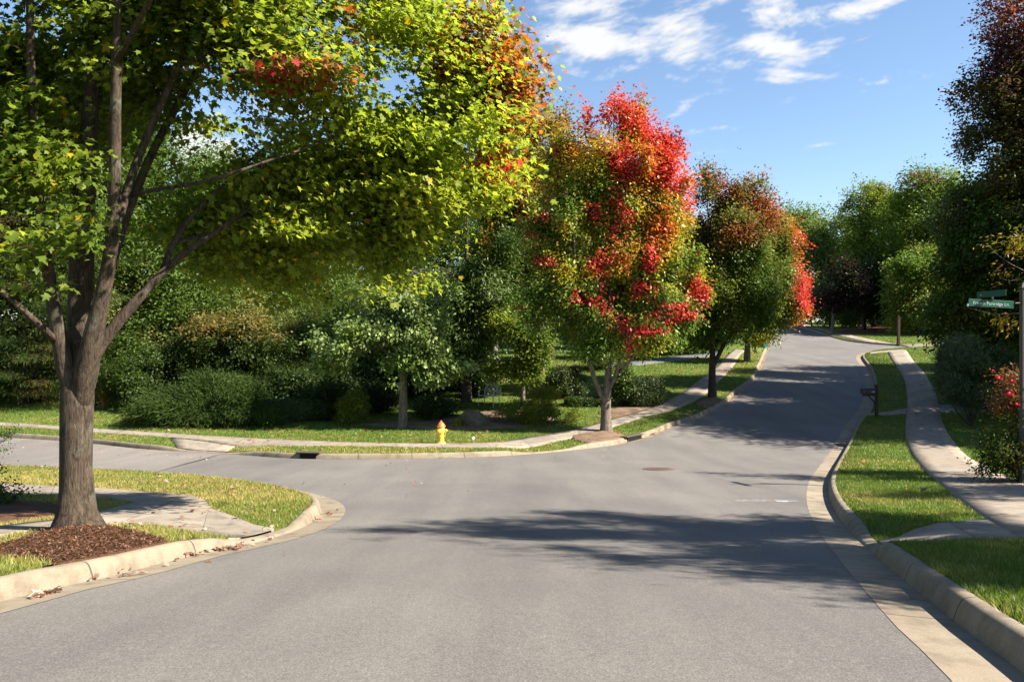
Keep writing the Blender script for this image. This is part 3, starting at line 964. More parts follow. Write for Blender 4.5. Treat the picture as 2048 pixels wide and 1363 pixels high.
mb = ground_pt(155, 1058); D0 = mb[1]
main_paths = [
    (wp([(155, 1068, D0), (153, 1000, D0), (152, 930, D0), (152, 850, D0), (154, 790, D0), (157, 755, D0), (159, 700, D0 + .03)]), [.23, .178, .172, .170, .172, .172, .03], None),
    (wp([(156, 800, D0 + .02), (160, 735, D0 + .05), (163, 640, D0 + .15), (162, 540, D0 + .25), (168, 400, D0 + .3), (178, 260, D0 + .4), (188, 110, D0 + .4), (196, -60, D0 + .4), (190, -260, D0 + .5), (196, -430, D0 + .5)]), [0.11, 0.145, 0.145, 0.136, 0.116, 0.092, 0.076, 0.06, 0.04, 0.016], 0),
    (wp([(148, 820, D0), (138, 755, D0 - .03), (122, 690, D0 - .12), (106, 615, D0 - .2), (94, 520, D0 - .3), (82, 430, D0 - .35), (70, 290, D0 - .4), (61, 140, D0 - .5), (60, -20, D0 - .5), (48, -220, D0 - .6), (30, -360, D0 - .6)]), [0.08, 0.105, 0.088, 0.0704, 0.06, 0.056, 0.0496, 0.044, 0.036, 0.024, 0.0096], 0),
    (wp([(159, 825, D0 - .02), (168, 760, D0 - .06), (184, 680, D0 - .15), (204, 600, D0 - .2), (224, 500, D0 - .28), (230, 400, D0 - .35), (230, 250, D0 - .45), (234, 100, D0 - .6), (236, -60, D0 - .7), (246, -280, D0 - .8)]), [0.09, 0.128, 0.108, 0.084, 0.0704, 0.0656, 0.0576, 0.0496, 0.0384, 0.016], 0),
    (wp([(172, 735, D0), (234, 640, D0 + .05), (285, 592, D0 + .15), (328, 536, D0 + .3), (388, 490, D0 + .5), (450, 452, D0 + .7), (520, 400, D0 + 1.0), (620, 340, D0 + 1.3), (760, 285, D0 + 1.8), (900, 245, D0 + 2.1)]), [0.076, 0.0624, 0.0528, 0.0464, 0.0368, 0.032, 0.0272, 0.0208, 0.0144, 0.008], 0),
    (wp([(326, 538, D0 + .3), (342, 482, D0 + .45), (378, 432, D0 + .6), (430, 385, D0 + .9), (500, 320, D0 + 1.2), (580, 250, D0 + 1.6)]), [0.04, 0.0352, 0.0288, 0.0224, 0.016, 0.008], 4),
    (wp([(340, 490, D0 + .4), (420, 462, D0 + 1.0), (500, 470, D0 + 1.8), (590, 485, D0 + 2.4), (680, 500, D0 + 2.8)]), [0.0256, 0.0208, 0.016, 0.0112, 0.0064], 4),
    (wp([(222, 505, D0 - .2), (243, 410, D0), (270, 330, D0 + .1), (312, 230, D0 + .2), (360, 130, D0 + .3), (410, 15, D0 + .4), (460, -120, D0 + .5), (530, -300, D0 + .6)]), [0.056, 0.0496, 0.0448, 0.0416, 0.0368, 0.0304, 0.0224, 0.008], 3),
    (wp([(212, 560, D0), (252, 430, D0 + .5), (305, 300, D0 + .9), (372, 180, D0 + 1.1), (432, 60, D0 + 1.4), (520, -80, D0 + 1.7), (640, -230, D0 + 2.0)]), [0.064, 0.0544, 0.048, 0.0416, 0.0352, 0.024, 0.0096], 3),
    (wp([(258, 392, D0 + .1), (310, 376, D0 - .1), (380, 372, D0 - .3), (450, 354, D0 - .4), (520, 326, D0 - .3), (610, 298, D0 + .2), (700, 262, D0 + .6)]), [0.0272, 0.024, 0.0208, 0.0176, 0.0144, 0.0096, 0.0064], 7),
    (wp([(122, 692, D0 - .1), (82, 652, D0 - .4), (40, 612, D0 - .6), (-20, 560, D0 - .9), (-110, 490, D0 - 1.1)]), [0.044, 0.036, 0.0288, 0.0208, 0.0096], 2),
    (wp([(362, 128, D0 + .3), (430, 98, D0), (520, 86, D0 - .1), (620, 86, D0 + .2), (690, 68, D0 + .6), (770, 38, D0 + 1), (880, 30, D0 + 1.4), (1000, 60, D0 + 1.7), (1070, 66, D0 + 1.8)]), [0.032, 0.0288, 0.0256, 0.0224, 0.0192, 0.016, 0.012, 0.008, 0.0048], 7),
    (wp([(640, 86, D0 + .3), (720, 100, D0 + .7), (820, 110, D0 + 1.2), (920, 120, D0 + 1.6), (1000, 170, D0 + 1.8)]), [0.016, 0.0136, 0.0112, 0.008, 0.0048], 11),
    (wp([(235, 120, D0 - .6), (280, 40, D0 - 1.2), (330, -60, D0 - 1.8), (380, -200, D0 - 2.2)]), [0.032, 0.0272, 0.0192, 0.008], 3),
    (wp([(168, 420, D0 + .3), (120, 330, D0 + 1.0), (60, 240, D0 + 1.8), (-20, 140, D0 + 2.4)]), [0.04, 0.0336, 0.024, 0.0096], 1),
]
D1 = D0 + 1.6
main_lobes = [lob(845, 270, D1 + .3, 1.6, 1.6, 1.0), lob(720, 390, D1, 1.6, 1.5, .75), lob(630, 500, D1 + .2, 1.5, 1.4, .42), lob(780, 490, D1 + .6, .8, 1.0, .40), lob(880, 420, D1 + .4, .6, 1.0, .5),
              lob(950, 210, D1 + .4, .65, 1.2, .8), lob(985, 90, D1 + .3, .50, .9, .62), lob(1050, 50, D1 + .2, .32, .3, .2), lob(1110, 38, D1 + .2, .22, .22, .10), lob(1135, 28, D1 + .2, .10, .12, .08), lob(1050, 160, D1 + .3, .22, .3, .12), lob(975, 330, D1 + .6, .40, .6, .26), lob(1005, 250, D1 + .5, .28, .6, .3),
              lob(640, 210, D1 - .4, 1.4, 1.6, .9), lob(810, 70, D1 - .1, 1.5, 1.6, .7), lob(480, 90, D0 + .6, 1.1, 1.5, .8), lob(450, 430, D1 + .3, 1.1, 1.2, .65), lob(330, 150, D0 + .9, .9, 1.4, 1.0),
              lob(40, 140, D0 + .6, 1.2, 1.6, 1.3), lob(0, 300, D0 - .3, .8, 1.2, .7), lob(20, 520, D0 - .7, .42, .7, .42), lob(470, 540, D1 + .9, 1.0, 1.1, .36), lob(690, 590, D1 + .3, .5, .5, .16), lob(580, 600, D1 + .5, .45, .5, .16), lob(800, 560, D1 + .5, .4, .5, .2), lob(430, 570, D1 + .6, .4, .5, .15), lob(520, 585, D1 - .2, .35, .4, .14), lob(750, 570, D1 - .1, .3, .4, .16), lob(100, 330, D0 - .5, .40, .35, .3), lob(130, 60, D0 - .7, .5, .4, .45),
              lob(560, 320, D1 + .2, 1.2, 1.4, .7), lob(560, 150, D0 - .6, .42, .3, .09), lob(660, 140, D0 - .6, .45, .3, .10), lob(250, 500, D0 - .6, .3, .35, .22), lob(140, 460, D0 - .6, .35, .35, .28),
              lob(400, -230, D0 + .4, 1.7, 2.2, 1.1), lob(160, -280, D0, 1.8, 2.4, 1.5), lob(-200, 60, D0, 1.5, 2.2, 2.0), lob(250, -430, D0 + .3, 1.5, 1.8, 1.0)]
RB_ = [(W(560, 148, D0 - .7), (.45, .45, .15), [Pal.DRED, Pal.BROWNOR * .7, Pal.DRED * .7, Pal.RED * .6]), (W(672, 140, D0 - .6), (.50, .5, .19), [Pal.ORANGE * .8, Pal.BROWNOR, Pal.OLIVE, Pal.BROWNOR * 1.2]),
       (W(1040, 110, D1 + .3), (.62, .9, .95), [Pal.BROWNOR, Pal.ORANGE, Pal.OLIVE, Pal.ORANGE]), (W(1120, 40, D1 + .2), (.40, .4, .30), [Pal.RED, Pal.DRED, Pal.BROWNOR]),
       (W(985, 335, D1 + .5), (.38, .6, .26), [Pal.ORANGE, Pal.RED, Pal.YEL]), (W(900, 70, D1), (.35, .5, .25), [Pal.ORANGE, Pal.YEL]), (W(700, 60, D0), (.25, .4, .2), [Pal.ORANGE, Pal.OLIVE]),
       (W(950, 40, D1), (.5, .7, .4), [Pal.BROWNOR, Pal.YEL, Pal.OLIVE]), (W(385, 140, D0), (.12, .2, .12), [Pal.ORANGE]), (W(880, 140, D1), (.3, .4, .2), [Pal.BROWNOR, Pal.ORANGE])]
def main_col(P, r):
    C = mixcols(P, [Pal.G_MID, Pal.G_FRESH, Pal.G_FRESH, Pal.G_YEL], .9, 3, .3, r)
    yl = np.clip((P[:, 0] + 5.2) / 4.5 + (vnoise(P, 1.6, 9) - .5) * 1.1, 0, 1)[:, None] * .62
    C = C * (1 - yl) + (Pal.G_YEL * 1.05 + Pal.G_FRESH * .35) * yl
    k = r.uniform(size=len(P)) < .04
    C[k] = Pal.YEL
    return blobs(P, C, RB_, 3, r)
def flare_main(V):
    h = V[:, 2] - mb[2]
    a = np.arctan2(V[:, 1] - mb[1], V[:, 0] - mb[0])
    f = np.clip(1 - h / .45, 0, 1) ** 2 * (.34 + .28 * np.sin(a * 5 + .8) + .12 * np.sin(a * 9))
    f = np.where(np.hypot(V[:, 0] - mb[0], V[:, 1] - mb[1]) < .6, f, 0)
    V = V.copy()
    V[:, 0] += (V[:, 0] - mb[0]) * f; V[:, 1] += (V[:, 1] - mb[1]) * f
    b = (vnoise(V, 7, 4) - .5) * .02
    n = np.where((h < 2.4) & (np.hypot(V[:, 0] - mb[0], V[:, 1] - mb[1]) < .6), b, 0)
    V[:, 0] += n * np.cos(a); V[:, 1] += n * np.sin(a)
    return V
tree('maple_tree', 'big green maple with several stems rising from one thick trunk in the corner mulch bed', 'tree', mb, main_paths, main_lobes, 3000, 54, .082, MAPLE2, main_col, M_LEAF_MAPLE, M_BARK,
     thin=lambda A, r: r.uniform(size=len(A)) < np.clip(.42 + (A[:, 2] - (mb[2] + 2.7)) * .5, .42, 1.0), up=.35, spread=(.22, .055), shell=1.7, gap=.45, gfreq=1.2, seed=1, zel=.6, sub=16, K=14, tip=.0035, rmin=.0032, droop=.7, upw=1.15, outw=.3, rndw=.55, flare=flare_main, step=.32, along=.16, rmax=.04,
     holes=[(W(392, 288, D0 + 1.0), (.45, 2.5, .42)), (W(300, 520, D0), (.5, .8, .9))])

# ------------------------------------------------------------------ street maples up the left of the road
def street_paths(b, px_list, r0):
    pass
r1 = ground_pt(1213, 861); d1 = r1[1]
red_paths = [
    (wp([(1213, 868, d1), (1212, 840, d1), (1211, 815, d1), (1212, 790, d1), (1218, 750, d1), (1216, 700, d1), (1221, 600, d1), (1224, 480, d1), (1226, 340, d1), (1228, 220, d1)]), [.27, .20, .185, .18, .13, .11, .09, .065, .04, .012], None),
    (wp([(1210, 803, d1 - .05), (1192, 770, d1 - .1), (1180, 730, d1 - .2), (1172, 690, d1 - .3), (1163, 620, d1 - .5), (1150, 520, d1 - .7), (1145, 400, d1 - .8)]), [.10, .095, .085, .075, .06, .04, .015], 0),
    (wp([(1216, 782, d1), (1236, 745, d1 - .3), (1244, 690, d1 - .5), (1270, 600, d1 - .4), (1300, 480, d1 - .3), (1315, 360, d1)]), [.08, .065, .055, .045, .03, .012], 0),
    (wp([(1236, 746, d1 - .2), (1258, 728, d1 - .4), (1272, 706, d1 - .6), (1300, 660, d1 - .8), (1350, 610, d1 - 1)]), [.05, .042, .034, .025, .012], 2),
    (wp([(1217, 700, d1), (1240, 560, d1 + .8), (1270, 420, d1 + 1.2), (1285, 280, d1 + 1.3)]), [.07, .05, .035, .012], 0),
    (wp([(1216, 690, d1), (1195, 560, d1 + .8), (1180, 420, d1 + 1.2), (1180, 300, d1 + 1.3)]), [.06, .05, .035, .012], 0),
]
red_lobes = [lob(1225, 265, d1, 1.3, 0.88, 1.3), lob(1190, 240, d1 - .4, .6, 0.41, .9), lob(1262, 245, d1 + .2, .7, 0.48, 1.0), lob(1305, 300, d1, 1.0, 0.75, 1.2), lob(1345, 300, d1, .5, 0.41, .8), lob(1356, 262, d1, .2, 0.20, .4), lob(1220, 330, d1 - .5, 1.5, 1.02, 1.2), lob(1265, 370, d1, 2.0, 1.29, 1.5),
             lob(1150, 360, d1 + .2, 1.3, 0.95, 1.6), lob(1335, 430, d1, 1.0, 0.88, 1.5), lob(1245, 500, d1, 2.5, 1.36, 1.6), lob(1355, 540, d1 - .2, 1.0, 0.82, 1.2), lob(1385, 590, d1 - .3, .75, 0.68, .75), lob(1330, 600, d1 - .5, 1.5, 0.88, .9),
             lob(1130, 480, d1, 1.6, 1.16, 1.8), lob(1120, 600, d1 - .2, 1.5, 0.95, 1.3), lob(1250, 630, d1 - .6, 1.8, 0.95, .8), lob(1275, 690, d1 - .7, .8, 0.54, .35), lob(1315, 672, d1 - .8, .9, 0.48, .28), lob(1190, 690, d1 - .4, .9, 0.61, .6), lob(1380, 640, d1 - .5, .7, 0.48, .35), lob(1330, 665, d1 - .3, .9, 0.54, .3)]
RRED = [Pal.RED, Pal.RED, Pal.RED * .8, Pal.RED * .8 + Pal.ORANGE * .25, Pal.RED * .6 + Pal.ORANGE * .5, Pal.RED * 1.05 + .015]
red_b = [(W(1215, 225, d1), (1.12, 1.38, 1.12), RRED), (W(1310, 275, d1), (0.77, 1.12, 0.77), RRED), (W(1352, 270, d1), (0.43, 0.52, 0.60), [Pal.DRED, Pal.RED * .7]), (W(1250, 330, d1 - 1), (0.52, 1.20, 0.77), RRED), (W(1330, 350, d1 - .6), (0.60, 1.12, 0.52), RRED),
         (W(1240, 440, d1 - 1.5), (0.47, 0.86, 1.20), RRED), (W(1205, 520, d1 - 1.5), (0.43, 0.77, 0.60), RRED), (W(1190, 420, d1 - 1.2), (0.34, 0.69, 0.43), RRED), (W(1213, 590, d1 - 1.4), (0.26, 0.77, 0.69), RRED), (W(1178, 600, d1 - 1.2), (0.60, 0.77, 0.17), RRED),
         (W(1300, 510, d1 - 1.3), (0.26, 0.69, 0.69), RRED), (W(1285, 575, d1 - 1.4), (0.43, 0.77, 0.34), RRED), (W(1395, 580, d1 - .4), (0.52, 1.03, 0.60), RRED), (W(1350, 625, d1 - 1.0), (0.95, 1.03, 0.33), RRED), (W(1250, 640, d1 - 1.5), (0.34, 0.69, 0.26), RRED), (W(1280, 660, d1 - 1.4), (0.77, 0.69, 0.19), RRED),
         (W(1260, 690, d1 - 1.0), (0.15, 0.43, 0.34), RRED), (W(1250, 735, d1 - .4), (0.21, 0.43, 0.43), RRED), (W(1090, 440, d1 - .8), (0.30, 0.60, 0.30), RRED), (W(1070, 465, d1 - .8), (0.43, 0.60, 0.19), RRED), (W(1090, 520, d1 - .8), (0.43, 0.60, 0.17), [Pal.BROWNOR, Pal.RED * .8]), (W(1385, 400, d1), (0.52, 0.86, 0.43), RRED), (W(1110, 300, d1 - .5), (0.26, 0.69, 0.26), RRED), (W(1150, 585, d1 - 1), (0.21, 0.52, 0.21), RRED)]
def red_col(P, r):
    n1 = vnoise(P, .75, 13); n2 = vnoise(P, 1.7, 14)
    # how far a branch has turned: low and inside green, then yellow, orange, red towards the top and the sunny right
    h = (P[:, 2] - r1[2]) / 13.0
    t = (h - .37) * 1.5 + (P[:, 0] - r1[0]) * .030 + (n1 - .5) * .95 + (n2 - .5) * .45 + r.normal(0, .07, len(P))
    S = np.array([Pal.G_MID * 1.7, Pal.G_FRESH * 1.5, Pal.G_YEL * 1.1, Pal.YEL * 1.05, Pal.ORANGE * 1.2, Pal.ORANGE * .9 + Pal.RED * .3, Pal.RED * 1.1])
    q = np.clip(t / .95, 0, .9999) * (len(S) - 1); i = q.astype(int); f = (q - i)[:, None]
    C = S[i] * (1 - f) + S[i + 1] * f
    k = (r.uniform(size=len(P)) < .06) & (h > .3)
    C[k] = Pal.BROWNOR
    return blobs(P, C, red_b, 7, r)
tree('maple_tree', 'tall maple blazing red, orange and yellow at the street corner', 'tree', r1, red_paths, red_lobes, 4400, 40, .115, RHOMB, red_col, M_LEAF_RED, M_BARK2,
     up=.9, spread=(.10, .15), shell=1.9, gap=.38, gfreq=1.1, seed=2, zel=1.6, sub=18, subr=(.2, .34), plumes=90, K=10, tip=.004, rmin=.009, droop=.6, upw=.6, outw=.4, rndw=.6, step=.5, along=.25, rmax=.06)

o1 = ground_pt(1085, 793); do = 38.0
o_lobes = [lob(1095, 290, do, 1.5, 1.6, 1.6), lob(1060, 250, do, 1.1, 1.2, 1.2), lob(1110, 245, do, .6, .7, 1.0), lob(1030, 330, do, 1.4, 1.5, 1.6), lob(1090, 420, do, 2.6, 2.2, 2.2), lob(1050, 540, do, 2.5, 2.0, 2.0), lob(1130, 560, do, 1.6, 1.8, 2.0), lob(1100, 650, do, 1.9, 1.8, 1.0), lob(1010, 450, do, 1.6, 1.8, 1.8)]
o_b = [(W(1085, 455, do - 2), (.9, 1.5, .9), [Pal.RED * .8, Pal.ORANGE, Pal.RED]), (W(1105, 410, do - 2), (.5, 1.2, .6), [Pal.RED, Pal.ORANGE]), (W(1095, 520, do - 2), (.8, 1.2, .5), [Pal.BROWNOR, Pal.RED * .8]), (W(1030, 400, do - 2), (1.2, 1, .35), [Pal.BROWNOR, Pal.OLIVE]), (W(1115, 230, do), (.9, 1.2, 1.6), [Pal.ORANGE * .8, Pal.YEL * .7, Pal.OLIVE])]
def o_col(P, r):
    h = (P[:, 2] - o1[2]) / 13
    C = mixcols(P, [Pal.G_MID, Pal.G_MID * 1.4, Pal.OLIVE * 1.3, Pal.G_FRESH * 1.2], .6, 33, .3, r)
    k = np.clip((h - .60) * 3 + (vnoise(P, .7, 35) - .5) * 1.6, 0, 1)[:, None]
    oc = mixcols(P, [Pal.OLIVE * 1.3, Pal.YEL * .9, Pal.ORANGE, Pal.BROWNOR * 1.2], .7, 36, .3, r)
    C = C * (1 - k) + oc * k
    return blobs(P, C, o_b, 9, r)
def simple_trunk(base, top, r0, bend=.3, n=6, seed=0):
    q = np.random.default_rng(seed + 500)
    t = np.linspace(0, 1, n)[:, None]
    P = np.asarray(base) * (1 - t) + np.asarray(top) * t
    P[1:-1, :2] += q.normal(0, bend, (n - 2, 2)) * .4
    P[0, 2] -= .15
    rr = r0 * (1 - t[:, 0]) ** .9 + .012; rr[0] *= 1.25
    return (P, rr, None)
tree('maple_tree', 'tall olive green maple with orange top, behind the left of the red maple', 'tree', o1, [simple_trunk(o1, W(1085, 260, do), .2, seed=1)], o_lobes, 2300, 36, .135, RHOMB, o_col, M_LEAF, M_BARK2,
     up=.8, spread=(.15, .2), shell=2.2, gap=.3, zel=1.6, sub=15, subr=(.2, .38), plumes=70, seed=3, tip=.005, rmin=.012, step=.7, along=.3, rmax=.06)

r2 = ground_pt(1425, 793); d2 = r2[1]
t2_paths = [
    (wp([(1425, 802, d2), (1424, 770, d2), (1424, 735, d2), (1426, 700, d2), (1424, 640, d2), (1418, 520, d2), (1415, 400, d2)]), [.24, .17, .155, .12, .09, .05, .015], None),
    (wp([(1425, 735, d2), (1437, 708, d2 - .2), (1448, 690, d2 - .3), (1470, 640, d2 - .5), (1490, 540, d2 - .6), (1500, 420, d2 - .6)]), [.11, .10, .09, .07, .045, .015], 0),
    (wp([(1425, 690, d2), (1455, 580, d2 + .8), (1465, 430, d2 + 1.0), (1468, 370, d2 + 1)]), [.06, .05, .03, .012], 0)]
t2_lobes = [lob(1412, 390, d2, .7, .9, 1.1), lob(1450, 400, d2, .8, 1.0, 1.1), lob(1490, 400, d2, .9, 1.1, 1.2), lob(1525, 430, d2, .7, .9, 1.0), lob(1470, 480, d2, 2.1, 1.9, 1.6), lob(1400, 500, d2, 1.0, 1.4, 1.5), lob(1450, 590, d2, 2.1, 2.0, 1.3), lob(1520, 560, d2, 1.1, 1.4, 1.6), lob(1430, 660, d2, 1.5, 1.5, .7), lob(1490, 640, d2 - .3, 1.0, 1.3, .8), lob(1385, 610, d2, .7, 1, .8)]
def t2_col(P, r):
    h = (P[:, 2] - r2[2]) / 10.5
    C = mixcols(P, [Pal.G_MID, Pal.G_MID * 1.2, Pal.G_FRESH, Pal.OLIVE * 1.2], .6, 43, .3, r)
    k = np.clip((h - .58) * 4 + (vnoise(P, .8, 45) - .5) * 1.6, 0, 1)[:, None]
    oc = mixcols(P, [Pal.OLIVE * 1.3, Pal.OLIVE, Pal.BROWNOR * 1.1, Pal.ORANGE * .75], .8, 46, .3, r)
    C = C * (1 - k) + oc * k
    return blobs(P, C, [(W(1530, 430, d2), (.9, 1.5, 1.0), [Pal.RED * .7, Pal.BROWNOR, Pal.ORANGE * .7]), (W(1375, 600, d2), (.5, 1, .5), [Pal.BROWNOR])], 10, r)
tree('maple_tree', 'dark maple with a forked trunk and rusty orange top between sidewalk and road', 'tree', r2, t2_paths, t2_lobes, 2500, 40, .12, RHOMB, t2_col, M_LEAF, M_BARKD,
     up=.9, spread=(.13, .18), shell=2.1, gap=.3, zel=1.7, sub=15, subr=(.2, .38), plumes=90, seed=4, K=8, tip=.005, rmin=.010, step=.6, along=.28, rmax=.06)

r3 = ground_pt(1494, 722); d3 = r3[1]
t3_lobes = [lob(1520, 470, d3, 1.9, 1.9, 1.6), lob(1570, 500, d3, 1.2, 1.4, 1.4), lob(1545, 580, d3, 2.1, 2.0, 1.8), lob(1590, 560, d3, .8, 1.2, 1.5), lob(1500, 630, d3 - .5, 2.2, 2.0, 1.2), lob(1580, 610, d3, .7, 1.2, .8), lob(1520, 670, d3 - .8, 1.0, 1.2, .5), lob(1460, 640, d3, 1.0, 1.2, 1.0)]
def t3_col(P, r):
    C = mixcols(P, [Pal.G_MID, Pal.G_FRESH, Pal.G_FRESH, Pal.G_YEL], .6, 53, .3, r)
    x = (P[:, 0] - W(1578, 560, d3)[0])
    k = np.clip(x * 1.3 + .45 + (vnoise(P, .9, 55) - .5) * 2.0, 0, 1)[:, None]
    oc = mixcols(P, [Pal.YEL, Pal.ORANGE, Pal.RED, Pal.RED], .8, 56, .3, r)
    return C * (1 - k) + oc * k
tree('maple_tree', 'green maple with red and yellow right side, beside the green trash bin', 'tree', r3, [simple_trunk(r3, W(1500, 480, d3), .19, .1, seed=4)], t3_lobes, 2000, 34, .15, RHOMB, t3_col, M_LEAF_RED, M_BARK2,
     up=.8, spread=(.18, .22), shell=2.2, gap=.28, zel=1.5, sub=15, plumes=50, seed=5, tip=.006, rmin=.014, step=.7, along=.3, rmax=.06)

r4 = ground_pt(1566, 646)
tree('young_tree', 'slender young tree on the grass strip where the road curves away', 'tree', r4, [simple_trunk(r4, r4 + np.array([0, 0, 4.5]), .11, .1, seed=5)], [(r4 + np.array([0, 0, 4.2]), (1.9, 1.9, 1.9))], 260, 26, .28, RHOMB,
     lambda P, r: mixcols(P, [Pal.OLIVE, Pal.BROWNOR, Pal.ORANGE * .7], .5, 61, .3, r), M_LEAF, M_BARK2, seed=6, rmin=.02)

# ------------------------------------------------------------------ trees of the corner garden
gs = ground_pt(805, 853); dg = gs[1]
g_paths = [(wp([(805, 862, dg), (806, 830, dg), (806, 790, dg), (807, 750, dg), (806, 715, dg), (812, 660, dg)]), [.22, .165, .15, .145, .11, .02], None),
           (wp([(806, 742, dg), (780, 705, dg - .3), (740, 680, dg - .5), (700, 670, dg - .6)]), [.075, .055, .035, .012], 0), (wp([(807, 735, dg), (840, 700, dg - .3), (880, 690, dg - .4)]), [.07, .045, .012], 0)]
g_lobes = [lob(760, 660, dg, 1.4, 1.3, .8), lob(685, 705, dg - .3, 1.0, 1.1, .6), lob(640, 690, dg - .3, .6, .7, .4), lob(670, 735, dg - .3, .8, .9, .35), lob(830, 660, dg, 1.3, 1.3, .9), lob(880, 700, dg - .3, .9, 1.1, .7), lob(800, 610, dg, 1.1, 1, .6), lob(850, 590, dg, .6, .7, .5), lob(860, 755, dg - .5, .6, .7, .35), lob(730, 745, dg - .4, .8, .8, .4), lob(770, 770, dg - .5, .6, .7, .3), lob(905, 735, dg - .3, .6, .7, .4), lob(810, 720, dg - .8, .9, .6, .5), lob(760, 600, dg, .5, .6, .35), lob(890, 640, dg, .6, .8, .6)]
tree('ornamental_tree', 'small spreading grey green tree with straight bare trunk on the lawn left of the hydrant', 'tree', gs, g_paths, g_lobes, 900, 30, .15, RHOMB, lambda P, r: mixcols(P, [Pal.G_MID * 1.5, Pal.GREY * 1.4, Pal.GREY * 1.8, Pal.G_FRESH * 1.5], .8, 63, .35, r), M_LEAF_GLOSS, M_BARK2,
     up=.3, spread=(.18, .10), shell=1.8, gap=.49, gfreq=1.1, zel=.8, seed=7, K=9, tip=.004, rmin=.008, upw=.5, rndw=.8, step=.4, along=.2, rmax=.05)

k1 = ground_pt(933, 815); dk = 35.5; k1[1] = dk; k1[0] = (933 - CX) / F * dk; k1[2] = float(H(k1[0], k1[1]))
k_lobes = [lob(880, 470, dk, 1.7, 1.7, 1.5), lob(930, 580, dk, 2.0, 1.9, 1.6), lob(870, 620, dk, 1.4, 1.6, 1.6), lob(960, 460, dk, 1.6, 1.7, 1.6), lob(990, 560, dk, 1.5, 1.6, 1.6), lob(920, 690, dk, 1.5, 1.6, .9), lob(870, 700, dk - .6, .9, 1.1, .9), lob(900, 390, dk, 1.2, 1.3, 1.2), lob(970, 680, dk, 1.2, 1.4, .9), lob(1010, 470, dk, 1.0, 1.3, 1.6)]
tree('oak_tree', 'dark glossy oak like tree with a dark trunk behind the boulder and white bench', 'tree', k1, [simple_trunk(k1, W(935, 400, dk), .2, .1, seed=7)], k_lobes, 1500, 36, .18, LANCE, lambda P, r: mixcols(P, [Pal.G_DARK, Pal.G_MID, Pal.GREY * 1.4], .7, 73, .35, r), M_LEAF_GLOSS, M_BARKD,
     up=.6, spread=(.2, .16), shell=2.1, gap=.42, seed=8, tip=.005, rmin=.012, step=.6, along=.26, rmax=.06)

y1 = ground_pt(1045, 806)
dy_ = 33.8
tree('dogwood_tree', 'yellow green small tree drooping over the arching shrub left of the red maple', 'tree', y1, [simple_trunk(y1, W(1040, 620, dy_ + .6), .09, .1, seed=8)], [lob(1020, 650, dy_, .95, 1.0, .8), lob(1065, 690, dy_, .85, 1.0, .9), lob(1010, 720, dy_, .7, .8, .65), lob(1085, 640, dy_, .6, .8, .6), lob(1050, 740, dy_, .7, .8, .45)], 520, 30, .13, RHOMB,
     lambda P, r: mixcols(P, [Pal.G_MID, Pal.G_FRESH, Pal.G_FRESH, Pal.G_YEL * .9], .9, 83, .3, r), M_LEAF, M_BARK2, up=.4, spread=(.2, .12), shell=2.2, gap=.3, seed=9, tip=.004, rmin=.008, step=.45)

# ------------------------------------------------------------------ big dark trees on the right
m2 = np.array([23.2, 37.0, 0]); m2[2] = float(H(m2[0], m2[1])); dm = m2[1]
def ml(px, row, d, rx, ry, rz): return lob(px, row, d, rx, ry, rz)
m_lobes = [ml(2030, 60, dm, 1.6, 1.8, 1.9), ml(2010, 180, dm, 1.7, 2.0, 2.0), ml(2060, -60, dm, 1.5, 1.7, 1.7), ml(2000, 300, dm, 1.9, 2.2, 2.0), ml(2080, 200, dm, 2.3, 2.3, 2.6), ml(1985, 420, dm, 2.0, 2.3, 2.0), ml(2080, 400, dm, 2.6, 2.5, 2.6), ml(1980, 540, dm, 2.0, 2.2, 1.9), ml(2060, 560, dm, 2.6, 2.5, 2.0), ml(1950, 620, dm, 1.3, 1.6, 1.0), ml(2130, 300, dm, 2.2, 2.4, 3.0), ml(2010, 640, dm, 1.8, 1.8, 1.0), ml(1935, 540, dm, 1.5, 1.9, 1.9), ml(1925, 640, dm, 1.5, 1.8, 1.3), ml(1985, 690, dm, 1.8, 1.8, .8), ml(2070, 680, dm, 2.2, 2, .9), ml(1945, 440, dm, 1.2, 1.6, 1.5)]
def m_col(P, r):
    h = (P[:, 2] - m2[2]) / 19
    C = mixcols(P, [Pal.G_DARK * 1.2, Pal.G_MID, Pal.G_MID * 1.3, Pal.OLIVE], .5, 93, .3, r)
    k = np.clip((h - .42) * 3 + (vnoise(P, .6, 95) - .5) * 1.0, 0, 1)[:, None]
    oc = mixcols(P, [Pal.PURP * 1.3, Pal.PURP * 1.7, Pal.OLIVE * .6, Pal.DRED], .7, 96, .3, r)
    C = C * (1 - k) + oc * k
    return blobs(P, C, [(W(2030, 20, dm), (2.2, 2.5, 1.5), [Pal.BROWNOR, Pal.ORANGE * .8, Pal.RED * .6, Pal.DRED])], 12, r)
tree('maple_tree', 'tallest dark maple with a purple red top at the right edge behind the street sign', 'tree', m2, [simple_trunk(m2, W(2050, 0, dm), .34, .2, seed=9)], m_lobes, 4600, 36, .16, RHOMB, m_col, M_LEAF, M_BARKD,
     up=.8, spread=(.2, .2), shell=2.2, gap=.28, zel=1.4, sub=15, subr=(.2, .4), plumes=110, seed=10, tip=.006, rmin=.014, step=.7, along=.3, rmax=.07)

